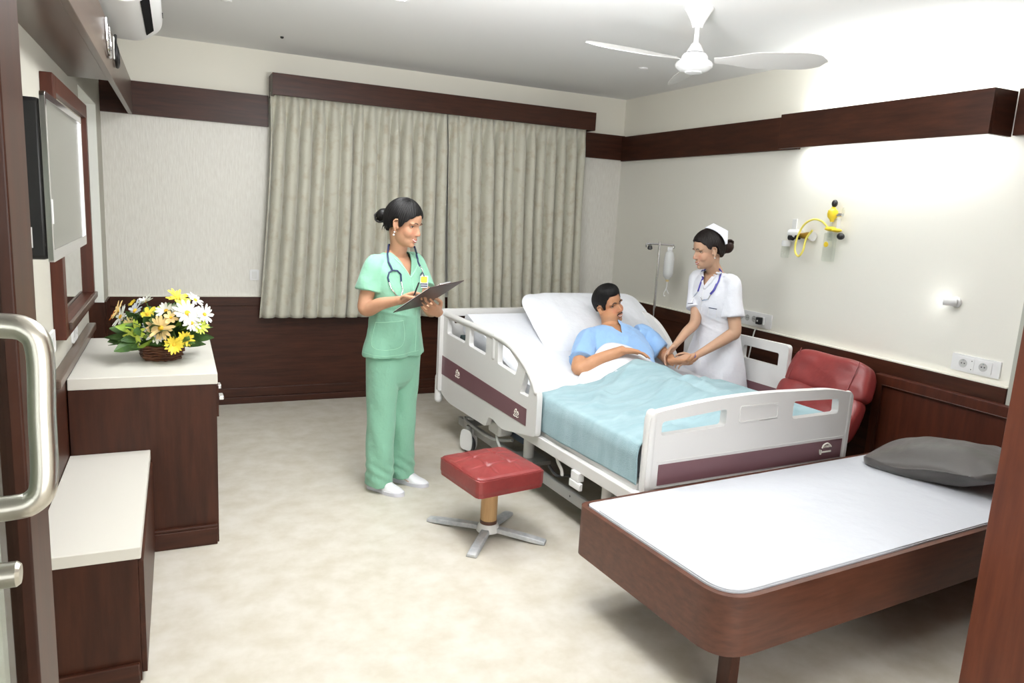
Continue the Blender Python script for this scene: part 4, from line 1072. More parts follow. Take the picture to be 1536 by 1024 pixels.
    def hair(s, m, par, line_pts, thick=.008, name='hair', c=(-.014, 0, .020), r=(.098, .080, .102), wave=.0012, part=0, bulk=None):
        # cap of hair whose edge sinks into the skin along the hairline; line_pts: (azimuth deg, z)
        c = Vector(c)
        def zl(az):
            az = abs(az)
            for (a0, z0), (a1, z1) in zip(line_pts, line_pts[1:]):
                if a0 <= az <= a1: return z0+(z1-z0)*smoothstep(a0, a1, az)
            return line_pts[-1][1]
        def fn(u, v):
            a = 2*pi*u; ph = -pi/2+.001+(pi-.002)*v
            d = Vector((cos(a)*cos(ph), sin(a)*cos(ph), sin(ph)))
            k = 1/math.sqrt((d.x/r[0])**2+(d.y/r[1])**2+(d.z/r[2])**2)
            q = c+d*k
            az = math.degrees(math.atan2(q.y, q.x+.0))
            mk = smoothstep(-.006, .006, q.z-zl(az))
            strand = wave*noise.noise(Vector((az*.16, q.z*12+q.x*8, 1.5)))+wave*.8*sin(az*.9)
            off = -.022*(1-mk)+thick*mk+strand*mk*smoothstep(0, .03, q.z-zl(az))
            if bulk: off += bulk(q)*mk
            if part and abs(q.y-part) < .006 and q.x > -.02: off -= .003*(1-abs(q.y-part)/.006)
            return s.M @ (q+d*off)
        return MB().grid(fn, 240, 170, True).build(name, m, par, angle=0)

def finger(mb, p, d, n, L_, r, curl, s, c2=None):
    # three phalanges bending towards the palm normal n
    pts = [p.copy()]; rad = [r*1.05]
    ax = d.cross(n).normalized(); ang = 0
    for k, (fr, cc) in enumerate(zip((.46, .30, .24), curl)):
        ang += cc
        dd = (Matrix.Rotation(ang, 3, ax) @ d).normalized()
        q = pts[-1]+dd*L_*fr
        pts.append(q); rad.append(r*(1-.11*(k+1)))
    full = [pts[0]]; fr_ = [rad[0]]
    for i in range(3):
        full.append(pts[i].lerp(pts[i+1], .5)); fr_.append((rad[i]+rad[i+1])/2*.97)
        full.append(pts[i+1]); fr_.append(rad[i+1])
    mb.limb(full, fr_, d.cross(n), n=12, sub=3)
    return pts

def hand(mb, w_, d, n, th, s, curls, thumb=(.35, .35), spread=.05, wrist_r=(.026, .020)):
    # w_ wrist point, d direction of the hand, n palm normal, th side of the thumb
    d = Vector(d).normalized(); n = Vector(n); n = (n-d*n.dot(d)).normalized(); l = d.cross(n); l = l if l.dot(Vector(th)) > 0 else -l
    w_ = Vector(w_)
    mb.limb([w_-d*.012*s, w_+d*.02*s, w_+d*.055*s, w_+d*.088*s+n*.002*s], [(wrist_r[0]*s, wrist_r[1]*s), (.029*s, .019*s), (.037*s, .016*s), (.036*s, .0125*s)], l, n=20, e=.85)
    tips = []
    for i, (L_, r) in enumerate(((.074, .0082), (.082, .0084), (.077, .0080), (.060, .0072))):
        lat = (.0285-.0190*i)*s
        root = w_+d*(.088-.004*abs(i-1.3))*s+l*lat+n*.001*s
        dd = (d+l*(spread*(1.5-i))).normalized()
        cu = curls[i] if isinstance(curls[0], (tuple, list)) else curls
        tips.append(finger(mb, root, dd, n, L_*s, r*s, cu, s))
    tr = w_+d*.022*s+l*.024*s+n*.004*s
    t1 = (d*.62+l*.70+n*.25*thumb[0]*2).normalized(); t2 = (d*.85+l*(.45-thumb[0])+n*thumb[0]).normalized(); t3 = (d*.9+l*(.2-thumb[1])+n*thumb[1]).normalized()
    p1 = tr+t1*.040*s; p2 = p1+t2*.032*s; p3 = p2+t3*.024*s
    mb.limb([tr, p1, p1.lerp(p2, .5), p2, p2.lerp(p3, .5), p3], [.0135*s, .0105*s, .0092*s, .0092*s, .0085*s, .0072*s], l.cross(n), n=12, sub=3)
    return tips, p3

def cloth(me, amp, sc, seed, fade=None, fold=None):
    def fn(co, n):
        q = co
        a = noise.noise(Vector((q.x*sc[0], q.y*sc[1], q.z*sc[2]+seed)))+.5*noise.noise(Vector((q.x*sc[0]*2.3, q.y*sc[1]*2.3, q.z*sc[2]*2.1-seed)))
        k = fade(q) if fade else 1
        o = amp*a*k
        if fold: o += fold(q)
        return co+n*o
    disp(me, fn)
def cut(me, planes, pred):
    bm = bmesh.new(); bm.from_mesh(me)
    for co, no in planes:
        bmesh.ops.bisect_plane(bm, geom=bm.verts[:]+bm.edges[:]+bm.faces[:], plane_co=co, plane_no=no)
    kill = [f for f in bm.faces if pred(f.calc_center_median())]
    bmesh.ops.delete(bm, geom=kill, context='FACES')
    bm.to_mesh(me); bm.free(); me.update()

# ---------------------------------------------------------------- nurse in mint scrubs
# local axes: x to the right across the picture, y away, z up; origin on the floor between the feet
n1 = empty('person', (-2.745, -2.12, 0), -YAW, 'standing nurse in mint green scrubs with dark bun, writing on a clipboard', 'person')
FW = Vector((.78, -.62, 0)); LF = Vector((.62, .78, 0)); Z = Vector((0, 0, 1))
def B(f, l, z, o=(-.045, .01)): return Vector((o[0], o[1], 0))+FW*f+LF*l+Z*z
body = MB()
hd1 = Head((.004, -.035, 1.553), (.93, -.31, -.24), (.10, 0, 1), 1.10)
hd1.add(body)
body.limb([hd1.p(-.022, 0, -.045), Vector((-.030, -.005, 1.425)), B(-.012, 0, 1.37), B(-.01, 0, 1.32)], [(.052, .056), (.049, .050), (.060, .056), (.10, .06)], LF)
sR, sL = B(-.01, -.148, 1.318), B(-.01, .148, 1.326)
body.limb([B(0, 0, .86), B(0, 0, .98), B(.005, 0, 1.07), B(.012, 0, 1.20), B(.0, 0, 1.30), B(-.01, 0, 1.355)],
          [(.150, .10), (.138, .092), (.125, .088), (.138, .098), (.142, .085), (.09, .055)], LF, e=.9)
eR = Vector((-.183, -.145, 1.095)); wR = Vector((.035, -.262, 1.158))
eL = Vector((.155, -.02, 1.085)); wL = Vector((.212, -.095, 1.078))
body.limb([sR, sR.lerp(eR, .4), eR+Vector((-.004, 0, .01)), eR+Vector((.02, -.008, -.012)), eR.lerp(wR, .45), wR], [.048, .045, .038, .040, .034, (.025, .021)], (0, 1, 0))
body.limb([sL, sL.lerp(eL, .5), eL, eL.lerp(wL, .5), wL], [.046, .042, .037, .032, (.025, .021)], (0, 1, 0))
# right hand writes, resting on the board; left hand carries the board from below
BF = (FW*.87+Z*.5).normalized()               # board height axis (away and up)
BN = (Z*.87-FW*.5).normalized()               # writing side normal
hand(body, wR, (.80, -.22, .40), -BN-Vector((0, .2, 0)), FW+Z*.4, 1.05, (.45, .65, .45), (.45, .35), .03)
hand(body, wL, Vector((-.25, -.88, .30)), BN*.8+Vector((-.5, 0, .2)), FW+Z*.5, 1.05, [(.15, .35, .35), (.15, .4, .35), (.2, .4, .4), (.25, .5, .4)], (.5, .5), .05)
for l, x in ((-.085, -1), (.085, 1)):
    hip = B(0, l, .86); kn = Vector((-.098, -.055, .46)) if x < 0 else Vector((.010, .07, .46)); an = Vector((-.112, -.045, .09)) if x < 0 else Vector((-.004, .10, .09))
    body.limb([hip, hip.lerp(kn, .5), kn, kn.lerp(an, .35), an], [.082, .070, .052, .052, .036], LF)
    body.limb([an, an+FW*.03-Z*.045, an+FW*.09-Z*.064], [.030, (.020, .018), (.014, .010)], LF)
bm_ = voxel(body, .0042, 2)
hd1.sculpt(bm_)
nb = link_mesh(bm_, 'body', skin_b, n1, angle=0)
hd1.features(nb, lip_m, (.0, -.30), 1.1, .5)
h1 = hd1.hair(hair_m, n1, [(0, .064), (20, .058), (45, .038), (62, .014), (73, -.012), (79, -.018), (86, .0), (92, .022), (104, .018), (120, -.035), (180, -.062)], .006)
MB().ell(hd1.p(-.128, 0, .004), (.034*1.1, .036*1.1, .036*1.1), hd1.R, 40, 28).build('hair_bun', hair_m, h1)
for k in range(5):
    a = k*1.2
    MB().tube([hd1.p(-.128+.034*cos(a+t), .036*sin(t*1.3+k), .004+.034*sin(a+t)) for t in [i*.15 for i in range(18)]], [.0015]+[.0045]*6+[.0015], 8).build('bun_strand', hair_m, h1)
for i in range(4): MB().tube([hd1.p(-.095, -.03+.02*i, -.03), hd1.p(-.10, -.028+.02*i, -.055), hd1.p(-.095, -.03+.022*i, -.07)], [.004, .002, .0005], 6, smooth=4).build('loose_strand', hair_m, h1)
for sy in (-1, 1):
    MB().ell(hd1.p(-.004, sy*.078, -.046), .0045).ell(hd1.p(-.004, sy*.078, -.060), .0055).build('pearl_earring', plastic_w, n1)
# scrub top
tp = MB()
tp.limb([B(.0, 0, .812), B(.0, 0, .90), B(.002, 0, 1.0), B(.006, 0, 1.08), B(.016, 0, 1.19), B(.004, 0, 1.29), B(-.008, 0, 1.355), B(-.012, 0, 1.392)],
        [(.196, .136), (.184, .124), (.168, .114), (.160, .112), (.170, .122), (.168, .105), (.130, .084), (.078, .064)], LF, flat=True, n=40, e=.88)
tp.limb([sR+LF*.045+Z*.012, sR+Z*.006, sR.lerp(eR, .30), sR.lerp(eR, .62)], [(.056, .052), (.061, .058), (.068, .064), (.072, .074)], (0, 1, 0), flat=True)
tp.limb([sL-LF*.045+Z*.012, sL+Z*.006, sL.lerp(eL, .30), sL.lerp(eL, .58)], [(.058, .056), (.063, .062), (.064, .066), (.066, .072)], (0, 1, 0), flat=True)
tm = voxel(tp, .005, 3)
def tfold(q):
    r = (q-B(0, 0, q.z)); l = r.dot(LF); f = r.dot(FW)
    o = 0
    o += .006*sin(l*46+q.z*5)*smoothstep(1.10, .84, q.z)
    o += .005*max(0, sin((q.z-1.09)*95+l*22))**2*math.exp(-((q.z-1.08)/.05)**2)
    return o
cloth(tm, .009, (9, 9, 6), 3.1, None, tfold)
# V neckline
vb = B(.13, 0, 1.262)
n1v = (LF*1.0*.86-Z*.42).normalized(); n2v = (-LF*.86-Z*.42).normalized()
def inV(c):
    r = c-vb
    k = c-Vector((-.030, 0, 1.385)); return (r.dot(n1v) < 0 and r.dot(n2v) < 0 and (c-B(0, 0, 1.3)).dot(FW) > .0) or (k.z > -.02 and math.hypot(k.x, k.y) < .066)
cut(tm, [(vb, n1v), (vb, n2v)], inV)
top = link_mesh(tm, 'scrub_top', scrub, n1, angle=0)
sd = top.modifiers.new('s', 'SOLIDIFY'); sd.thickness = .004; sd.offset = -1
tt = bvh(tm)
def onto(tree, u, z, off=.002, d0=-1.2):
    h = tree.ray_cast(Vector((u, d0, z)), Vector((0, 1, 0)))
    return (h[0]+Vector((0, -off, 0))) if h[0] is not None else Vector((u, -.1, z))
def seamline(tree, pts, r, m, par, name='seam', k=8, off=.001):
    P = catmull([Vector((a, b, 0)) for a, b in pts], k)
    return MB().tube([onto(tree, p.x, p.y, off) for p in P], r, 6).build(name, m, par)
seamline(tt, [(-.040, 1.365), (-.005, 1.335), (.025, 1.300), (.050, 1.262)], .0035, scrub_seam, top, 'neckband')
seamline(tt, [(.075, 1.325), (.066, 1.295), (.052, 1.262)], .0035, scrub_seam, top, 'neckband')
seamline(tt, [(.052, 1.262), (.072, 1.18), (.082, 1.0), (.085, .84)], .0016, scrub_seam, top, 'front_seam')
seamline(tt, [(-.126, 1.01), (.020, 1.02)], .0020, scrub_seam, top, 'pocket_seam')
seamline(tt, [(-.126, 1.01), (-.134, .875), (.018, .880), (.020, 1.02)], .0014, scrub_seam, top, 'pocket_seam', 10)
seamline(tt, [(-.20, .836), (-.05, .828), (.10, .842)], .0014, scrub_seam, top, 'hem_seam', 12)
# trousers
tr = MB()
tr.limb([B(0, 0, .70), B(0, 0, .80), B(0, 0, .90)], [(.165, .108), (.172, .115), (.155, .105)], LF, n=36)
for x in (-1, 1):
    hip = B(0, x*.083, .80); kn = Vector((-.098, -.055, .44)) if x < 0 else Vector((.006, .07, .44)); an = Vector((-.106, -.045, .040)) if x < 0 else Vector((.004, .10, .048))
    tr.limb([hip, hip.lerp(kn, .5), kn, kn.lerp(an, .5), an], [(.094, .104), (.090, .094), (.080, .084), (.078, .082), (.080, .086)], LF, flat=True, n=30)
tm2 = voxel(tr, .0055, 2)
cloth(tm2, .007, (6, 6, 2.6), 7.7, None, lambda q: .0035*math.exp(-((q.z-.13)/.06)**2)*sin(q.z*95+q.x*60+q.y*40)+.0025*sin(q.z*22+q.x*60)*smoothstep(.75, .45, q.z))
trs = link_mesh(tm2, 'scrub_trousers', scrub, n1, angle=0)
def shoe(loc, ang, par, s=1.0):
    e = MB()
    Mx = Matrix.Translation(loc) @ Matrix.Rotation(ang, 4, 'Z')
    up = MB(); rs = []
    N = 22
    for i in range(N+1):
        t = i/N; x = -.075+.255*t
        w2 = .031+.013*math.exp(-((t-.68)/.22)**2)-.002*math.exp(-((t-.35)/.1)**2)
        if t < .1: w2 *= math.sqrt(max(.02, 1-((.1-t)/.1)**2))
        if t > .82: w2 *= math.sqrt(max(.02, 1-((t-.82)/.18)**2))
        hgt = .088-.044*smoothstep(.38, .85, t) if t > .1 else .070+.018*(t/.1)
        if t > .8: hgt *= (1-.55*((t-.8)/.2)**2)
        rs.append([Mx @ Vector((x*s, w2*s*cos(a)*(1 if abs(cos(a)) < .99 else 1), (.018+max(0, sin(a))*(hgt-.018)+min(0, sin(a))*.004)*s)) for a in [2*pi*k/24 for k in range(24)]])
    up.rings(rs)
    o = up.build('shoe', shoe_m, par)
    so = MB(); rs = []
    for i in range(N+1):
        t = i/N; x = -.077+.260*t
        w2 = .033+.013*math.exp(-((t-.68)/.22)**2)-.002*math.exp(-((t-.35)/.1)**2)
        if t < .1: w2 *= math.sqrt(max(.02, 1-((.1-t)/.1)**2))
        if t > .82: w2 *= math.sqrt(max(.02, 1-((t-.82)/.18)**2))
        rs.append([Mx @ Vector((x*s, y*w2*s, z*s)) for y, z in ((-1, .001), (1, .001), (1, .021), (.9, .024), (-.9, .024), (-1, .021))])
    so.rings(rs).build('sole', sole_m, o, angle=50)
    MB().tube([Mx @ Vector((x*s, y*s, .066*s)) for x, y in ((-.01, -.022), (.03, -.018), (.045, 0), (.03, .018), (-.01, .022))], .004*s, 8, smooth=4).build('collar', shoe_m, o)
    return o
ta = math.atan2(-.45, .89)
shoe(Vector((-.105, -.05, 0)), ta, n1, 1.0); shoe(Vector((.008, .095, 0)), ta+.12, n1, 1.0)

# clipboard with papers, pen
A_ = Vector((-.005, -.285, 1.092))
bw, bh = .245, .335
cb = empty('clipboard', n1.matrix_basis.to_translation(), -YAW, 'dark brown clipboard with white papers held by the nurse in mint scrubs', 'clipboard')
pb = MB()
Bx = (LF*.96+FW*.0+Z*.10).normalized(); BFx = (BF-Bx*BF.dot(Bx)).normalized(); BNx = Bx.cross(BFx); BNx = BNx if BNx.dot(BN) > 0 else -BNx
pb.prism([(0, 0), (bw, 0), (bw, bh), (0, bh)], .004, A_, Bx, BFx); pb.build('board', clip_m, cb, smooth=False, bevel=.0015)
MB().prism([(.010, .012), (bw-.012, .008), (bw-.010, bh-.045), (.012, bh-.040)], .004, A_+BNx*.0055, Bx, BFx).build('paper_stack', paper, cb, smooth=False)
MB().prism([(bw/2-.05, bh-.05), (bw/2+.05, bh-.05), (bw/2+.04, bh-.012), (bw/2-.04, bh-.012)], .010, A_+BNx*.010, Bx, BFx).build('metal_clip', chrome, cb, smooth=False, bevel=.003)
pn = MB().tube([Vector((.10, -.335, 1.168)), Vector((.135, -.345, 1.265))], .0042, 10)
o = pn.build('pen', black_p, None, label='thin pen in the writing hand of the nurse in mint scrubs', cat='pen'); o.location = n1.location; o.rotation_euler = n1.rotation_euler

# stethoscope
def steth(name, owner, label, tree, right, left, m, mm, fork, chest, r=.0055, off=.007):
    e = empty(name, owner.location, owner.rotation_euler.z, label, 'stethoscope')
    def path(pts): return [onto(tree, q[0], q[1], off) if len(q) == 2 else Vector(q) for q in catmull2(pts)]
    def catmull2(pts):
        out = []
        for i in range(len(pts)-1):
            a, b = pts[i], pts[i+1]
            for k in range(4):
                t = k/4
                if len(a) == 3 or len(b) == 3:
                    A3 = Vector(a) if len(a) == 3 else onto(tree, a[0], a[1], off); B3 = Vector(b) if len(b) == 3 else onto(tree, b[0], b[1], off)
                    out.append(tuple(A3.lerp(B3, t)))
                else: out.append((a[0]+(b[0]-a[0])*t, a[1]+(b[1]-a[1])*t))
        out.append(pts[-1]); return out
    MB().tube(catmull(path(right), 2), r, 10).build('tube', m, e)
    MB().tube(catmull(path(left), 2), r, 10).build('tube', m, e)
    for f in fork: MB().tube(catmull(path(f[0]), 3), f[1], 8).build(f[2], f[3], e)
    c = onto(tree, chest[0], chest[1], off+.004)
    if chest[2]: MB().lathe([(.0001, 0), (.019, 0), (.021, -.005), (.014, -.010), (.0001, -.011)], 24, O=c, ax='y').build('chest_piece', mm, e)
    return e
steth('stethoscope', n1, 'navy stethoscope around the neck of the nurse in mint scrubs', tt,
      [(-.065, .045, 1.425), (-.085, -.015, 1.432), (-.080, 1.385), (-.066, 1.345), (-.050, 1.320), (-.040, 1.300)],
      [(.045, .055, 1.425), (.055, .02, 1.425), (.055, 1.385), (.072, 1.345), (.088, 1.318)], navy, chrome,
      [([(-.040, 1.302), (-.056, 1.290), (-.060, 1.262), (-.052, 1.238)], .0045, 'yoke', navy), ([(-.040, 1.302), (-.015, 1.300), (.004, 1.280), (.008, 1.240)], .0045, 'yoke', navy),
       ([(-.052, 1.240), (-.040, 1.205), (-.012, 1.168), (.006, 1.160)], .0028, 'ear_tube', chrome), ([(.008, 1.242), (.018, 1.20), (.014, 1.162)], .0028, 'ear_tube', chrome),
       ([(.088, 1.318), (.102, 1.295), (.106, 1.268), (.092, 1.272)], .0040, 'chest_stem', chrome)], (.100, 1.275, 0))
bd = empty('name_badge', n1.location, -YAW, 'small yellow and white badge with navy band on the mint scrub top', 'badge')
q0 = onto(tt, .118, 1.235, .004)
hN = tt.ray_cast(Vector((.118, -1.2, 1.235)), Vector((0, 1, 0)))[1]
tx = Z.cross(hN).normalized() if hN.dot(Vector((0, -1, 0))) > 0 else hN.cross(Z).normalized()
MB().prism(rect(-.022, .022, -.034, .034, .004), .003, q0, tx, Z).build('card', paper, bd, smooth=False)
MB().prism(rect(-.018, .018, -.004, .030, .008), .002, q0-Vector((0, .0025, 0)), tx, Z).build('yellow_emblem', PET['yellow'], bd, smooth=False)
for z in (-.012, -.024): MB().prism(rect(-.02, .02, z-.003, z+.003), .002, q0-Vector((0, .0025, 0)), tx, Z).build('navy_band', navy, bd, smooth=False)
MB().tube([q0+Vector((0, -.002, .03)), q0+Vector((-.008, .0, .05)), q0+Vector((-.018, .004, .045)), q0+Vector((-.02, .004, .02))], .003, 8, smooth=4).build('navy_clip', navy, bd)

# ---------------------------------------------------------------- nurse in white
n2 = empty('person', (-.5, -2.25, 0), -YAW, 'nurse in white uniform and folded white cap holding the patient\'s hand', 'person')
FW = Vector((-.80, -.60, 0)); LF = Vector((.60, -.80, 0))
B0 = (-.045, .02)
def B2(f, l, z, lean=1): 
    k = -.07*smoothstep(.85, 1.35, z)*lean
    return Vector((B0[0]+k, B0[1]-.0, 0))+FW*f+LF*l+Z*z
body = MB()
hd2 = Head((-.182, -.02, 1.470), (-.95, -.20, -.24), (-.12, 0, 1), 1.10)
hd2.add(body)
body.limb([hd2.p(-.024, 0, -.045), Vector((-.135, 0, 1.375)), B2(-.012, 0, 1.32), B2(-.01, 0, 1.27)], [(.050, .054), (.047, .048), (.058, .054), (.10, .06)], LF)
sL, sR = B2(-.005, .146, 1.258), B2(.0, -.138, 1.256)
body.limb([B2(0, 0, .78), B2(0, 0, .90), B2(.005, 0, 1.0), B2(.012, 0, 1.13), B2(.0, 0, 1.23), B2(-.01, 0, 1.29)], [(.155, .105), (.138, .092), (.122, .086), (.136, .096), (.140, .085), (.09, .055)], LF, e=.9)
eL = Vector((.012, -.165, .935)); wL = Vector((-.255, -.235, .778))
eR = Vector((-.215, -.02, .985)); wR = Vector((-.365, -.130, .825))
body.limb([sL, sL.lerp(eL, .45), eL+Vector((.006, 0, .02)), eL+Vector((-.025, 0, -.012)), eL.lerp(wL, .45), wL], [.050, .046, .040, .041, .034, (.025, .021)], (0, 1, 0))
body.limb([sR, sR.lerp(eR, .45), eR, eR.lerp(wR, .45), wR], [.046, .042, .037, .032, (.024, .020)], (0, 1, 0))
hand(body, wL, (-.93, -.02, -.30), Vector((-.25, .55, -.75)), Vector((-.2, .5, .8)), 1.0, [(.35, .5, .4), (.4, .55, .4), (.45, .6, .4), (.5, .6, .4)], (.2, .3), .08)
hand(body, wR, (-.62, -.35, -.70), Vector((.45, -.60, -.5)), Vector((-.4, -.7, .5)), 1.0, [(.25, .4, .35), (.3, .4, .35), (.35, .5, .35), (.4, .5, .35)], (.2, .3), .06)
for x in (-1, 1):
    hip = B2(0, x*.085, .80); kn = B2(.01, x*.085, .45); an = B2(-.02, x*.08, .08)
    body.limb([hip, hip.lerp(kn, .5), kn, kn.lerp(an, .35), an], [.086, .074, .052, .052, .034], LF)
    body.limb([an, an+FW*.05-Z*.035, an+FW*.13-Z*.048], [.033, (.034, .028), (.030, .018)], LF)
bm_ = voxel(body, .0042, 2)
hd2.sculpt(bm_)
nb2 = link_mesh(bm_, 'body', skin_d, n2, angle=0)
hd2.features(nb2, lip_m, (0, -.35), 1.1, .5)
h2_ = hd2.hair(hair_b, n2, [(0, .066), (35, .060), (58, .040), (72, .012), (80, .006), (90, .022), (104, .018), (122, -.035), (180, -.062)], .007)
MB().ell(hd2.p(-.132, 0, -.004), (.042, .042, .046), hd2.R, 40, 28).build('hair_bun', hair_c, h2_)
for k in range(6):
    a = k*1.05
    MB().tube([hd2.p(-.132+.037*cos(a+t), .037*sin(t*1.3+k), -.004+.040*sin(a+t)) for t in [i*.15 for i in range(18)]], [.002]+[.0065]*6+[.002], 8).build('bun_strand', hair_c, h2_)
for sy in (-1, 1): MB().ell(hd2.p(-.004, sy*.078, -.046), .0045).build('earring', plastic_w, n2)
# folded nurse cap
cp_ = MB()
def capF(a):
    q = abs(sin(a)); return Vector((-.004-.074*q**1.5, .086*sin(a), .022+.114*cos(a)))
def capG(a):
    q = abs(sin(a)); return Vector((-.064-.052*q**1.2, .076*sin(a), .045+.107*cos(a)))
def capK(a):
    q = abs(sin(a)); return Vector((-.126+.022*q, .056*sin(a), .034+.056*cos(a)))
def capO(a):
    d = math.degrees(abs(a)); sg = 1 if a >= 0 else -1
    Bp = Vector((-.062, 0, .152)); Cp = Vector((-.132, sg*.034, .092)); Dp = Vector((-.100, sg*.066, .020))
    return Bp.lerp(Cp, d/50) if d < 50 else Cp.lerp(Dp, (d-50)/40)
for sg in (-1, 1):
    for a0, a1 in ((0, 50), (50, 90)):
        cp_.grid(lambda u, v: hd2.M @ capF(radians(a0+(a1-a0)*u)*sg+1e-6*sg).lerp(capO(radians(a0+(a1-a0)*u)*sg+1e-6*sg), v), 14, 6)
cp_.build('nurse_cap', mat('starched_white_cap', (226, 228, 238), .7), n2, solid=.003, angle=20)
# dress
tp = MB()
tp.limb([B2(.0, 0, .44), B2(.0, 0, .60), B2(.0, 0, .76), B2(.0, 0, .88), B2(.004, 0, 1.0), B2(.018, 0, 1.13), B2(.006, 0, 1.22), B2(-.006, 0, 1.285), B2(-.012, 0, 1.325)],
        [(.262, .210), (.232, .185), (.200, .150), (.172, .125), (.152, .108), (.162, .118), (.160, .103), (.128, .082), (.076, .062)], LF, flat=True, n=44, e=.92)
tp.limb([sL-LF*.045+Z*.012, sL+Z*.006, sL.lerp(eL, .32), sL.lerp(eL, .66)], [(.055, .053), (.061, .058), (.067, .065), (.070, .074)], (0, 1, 0), flat=True)
tp.limb([sR+LF*.045+Z*.012, sR+Z*.006, sR.lerp(eR, .32), sR.lerp(eR, .70)], [(.056, .054), (.060, .060), (.060, .062), (.060, .066)], (0, 1, 0), flat=True)
tm = voxel(tp, .005, 3)
def dfold(q):
    r = (q-B2(0, 0, q.z)); l = r.dot(LF)
    return .007*sin(l*38+q.z*3)*smoothstep(.86, .55, q.z)+.004*max(0, sin((q.z)*80+l*25))**2*math.exp(-((q.z-.98)/.07)**2)
cloth(tm, .006, (7, 7, 4.5), 5.1, None, dfold)
vb = B2(.13, 0, 1.225)
n1v = (LF*.88-Z*.38).normalized(); n2v = (-LF*.88-Z*.38).normalized()
def inV(c):
    r = c-vb
    k = c-Vector((-.125, .0, 1.32)); return (r.dot(n1v) < 0 and r.dot(n2v) < 0 and (c-B2(0, 0, 1.25)).dot(FW) > .0) or (k.z > -.02 and math.hypot(k.x, k.y) < .062)
cut(tm, [(vb, n1v), (vb, n2v)], inV)
drs = link_mesh(tm, 'uniform_dress', dress_m, n2, angle=0)
sd = drs.modifiers.new('s', 'SOLIDIFY'); sd.thickness = .004; sd.offset = -1
t2 = bvh(tm)
# collar lapels, front placket, pockets with navy edging
def lapel(pts, name='collar_lapel'):
    m = MB(); P = [onto(t2, u, z, .006) for u, z in pts]
    N = Vector((0, -.004, 0))
    m.add([p for p in P]+[p+N for p in P], [tuple(range(len(P))), tuple(reversed(range(len(P), 2*len(P))))]+[(i, (i+1) % len(P), (i+1) % len(P)+len(P), i+len(P)) for i in range(len(P))])
    return m.build(name, dress_m, drs, smooth=False)
seamline(t2, [(-.098, 1.335), (-.125, 1.300), (-.155, 1.255), (-.186, 1.215)], .0075, dress_m, drs, 'collar_lapel', 8, .004)
seamline(t2, [(-.200, 1.300), (-.196, 1.260), (-.188, 1.218)], .006, dress_m, drs, 'collar_lapel', 8, .003)
seamline(t2, [(-.190, 1.225), (-.195, 1.10), (-.185, .95), (-.17, .70)], .0014, plastic_g, drs, 'front_placket', 12)
seamline(t2, [(-.155, 1.093), (-.108, 1.090)], .0026, navy, drs, 'navy_pocket_edge')
seamline(t2, [(-.268, 1.100), (-.240, 1.106)], .0026, navy, drs, 'navy_pocket_edge')
for a, b in (((-.155, 1.093), (-.150, 1.035)), ((-.108, 1.090), (-.104, 1.035))): seamline(t2, [a, b], .0012, plastic_g, drs, 'pocket_seam')
shoe(B2(-.02, -.08, 0), math.atan2(-.6, -.8), n2); shoe(B2(-.02, .08, 0), math.atan2(-.6, -.8), n2)
steth('stethoscope', n2, 'blue-violet stethoscope around the neck of the nurse in white', t2,
      [(-.165, .05, 1.345), (-.175, .02, 1.335), (-.186, 1.30), (-.205, 1.245), (-.218, 1.19)], [(-.09, -.02, 1.35), (-.085, -.06, 1.335), (-.108, 1.275), (-.128, 1.235), (-.150, 1.190)], violet, chrome,
      [([(-.218, 1.19), (-.236, 1.15), (-.250, 1.11)], .0028, 'ear_tube', chrome), ([(-.150, 1.19), (-.165, 1.150), (-.195, 1.136), (-.205, 1.16)], .0032, 'ear_tube', chrome),
       ([(-.120, 1.255), (-.135, 1.215), (-.155, 1.185)], .0075, 'yoke', violet)], (-.25, 1.10, 0))
wt = MB().tube([wL+Vector((.0, .024*cos(a), .024*sin(a))) + Vector((.006*sin(a), 0, 0)) for a in [2*pi*i/20 for i in range(20)]], .0035, 6, closed=True)
o = wt.build('bracelet', violet, n2)

# ---------------------------------------------------------------- patient (bed-local axes)
mn = empty('person', BO, BA, 'reclining male patient in light blue gown with black hair and moustache, smiling', 'person')
body = MB()
hd3 = Head((.938, 1.655, 1.045), (.20, -.96, .10), (-.34, .20, 1), 1.14, True)
hd3.add(body)
nkB = Vector((.895, 1.545, .885))
body.limb([hd3.p(-.020, 0, -.045), Vector((.915, 1.60, .955)), nkB, nkB+Vector((-.01, -.06, -.05))], [(.062, .066), (.060, .062), (.072, .066), (.12, .07)], (1, 0, 0))
sR, sL = Vector((.655, 1.475, .835)), Vector((1.135, 1.480, .850))
body.limb([(.78, .98, .665), (.785, 1.10, .665), (.82, 1.24, .70), (.86, 1.38, .785), (.89, 1.49, .85), (.90, 1.55, .885)], [(.19, .072), (.18, .072), (.18, .082), (.195, .096), (.17, .085), (.10, .055)], (1, 0, 0), e=.9)
eR = Vector((.470, 1.275, .705)); wR = Vector((.700, 1.145, .830))
body.limb([sR, sR.lerp(eR, .45), eR+Vector((0, .01, .0)), eR+Vector((.025, -.012, .0)), eR.lerp(wR, .45), wR], [.064, .056, .046, .049, .043, (.032, .025)], (0, 0, 1))
hand(body, wR, (.90, -.42, -.03), (-.20, -.15, -1), (.3, .9, .2), 1.12, [(.20, .25, .2), (.2, .3, .2), (.22, .3, .22), (.25, .3, .25)], (.12, .15), .03)
eL = Vector((1.205, 1.315, .725)); wL = Vector((1.190, 1.215, .745))
wL = Vector((1.130, 1.165, .735)); eL = Vector((1.215, 1.345, .735))
body.limb([sL, sL.lerp(eL, .5), eL, eL.lerp(wL, .5), wL], [.062, .052, .045, .043, (.031, .025)], (0, 0, 1))
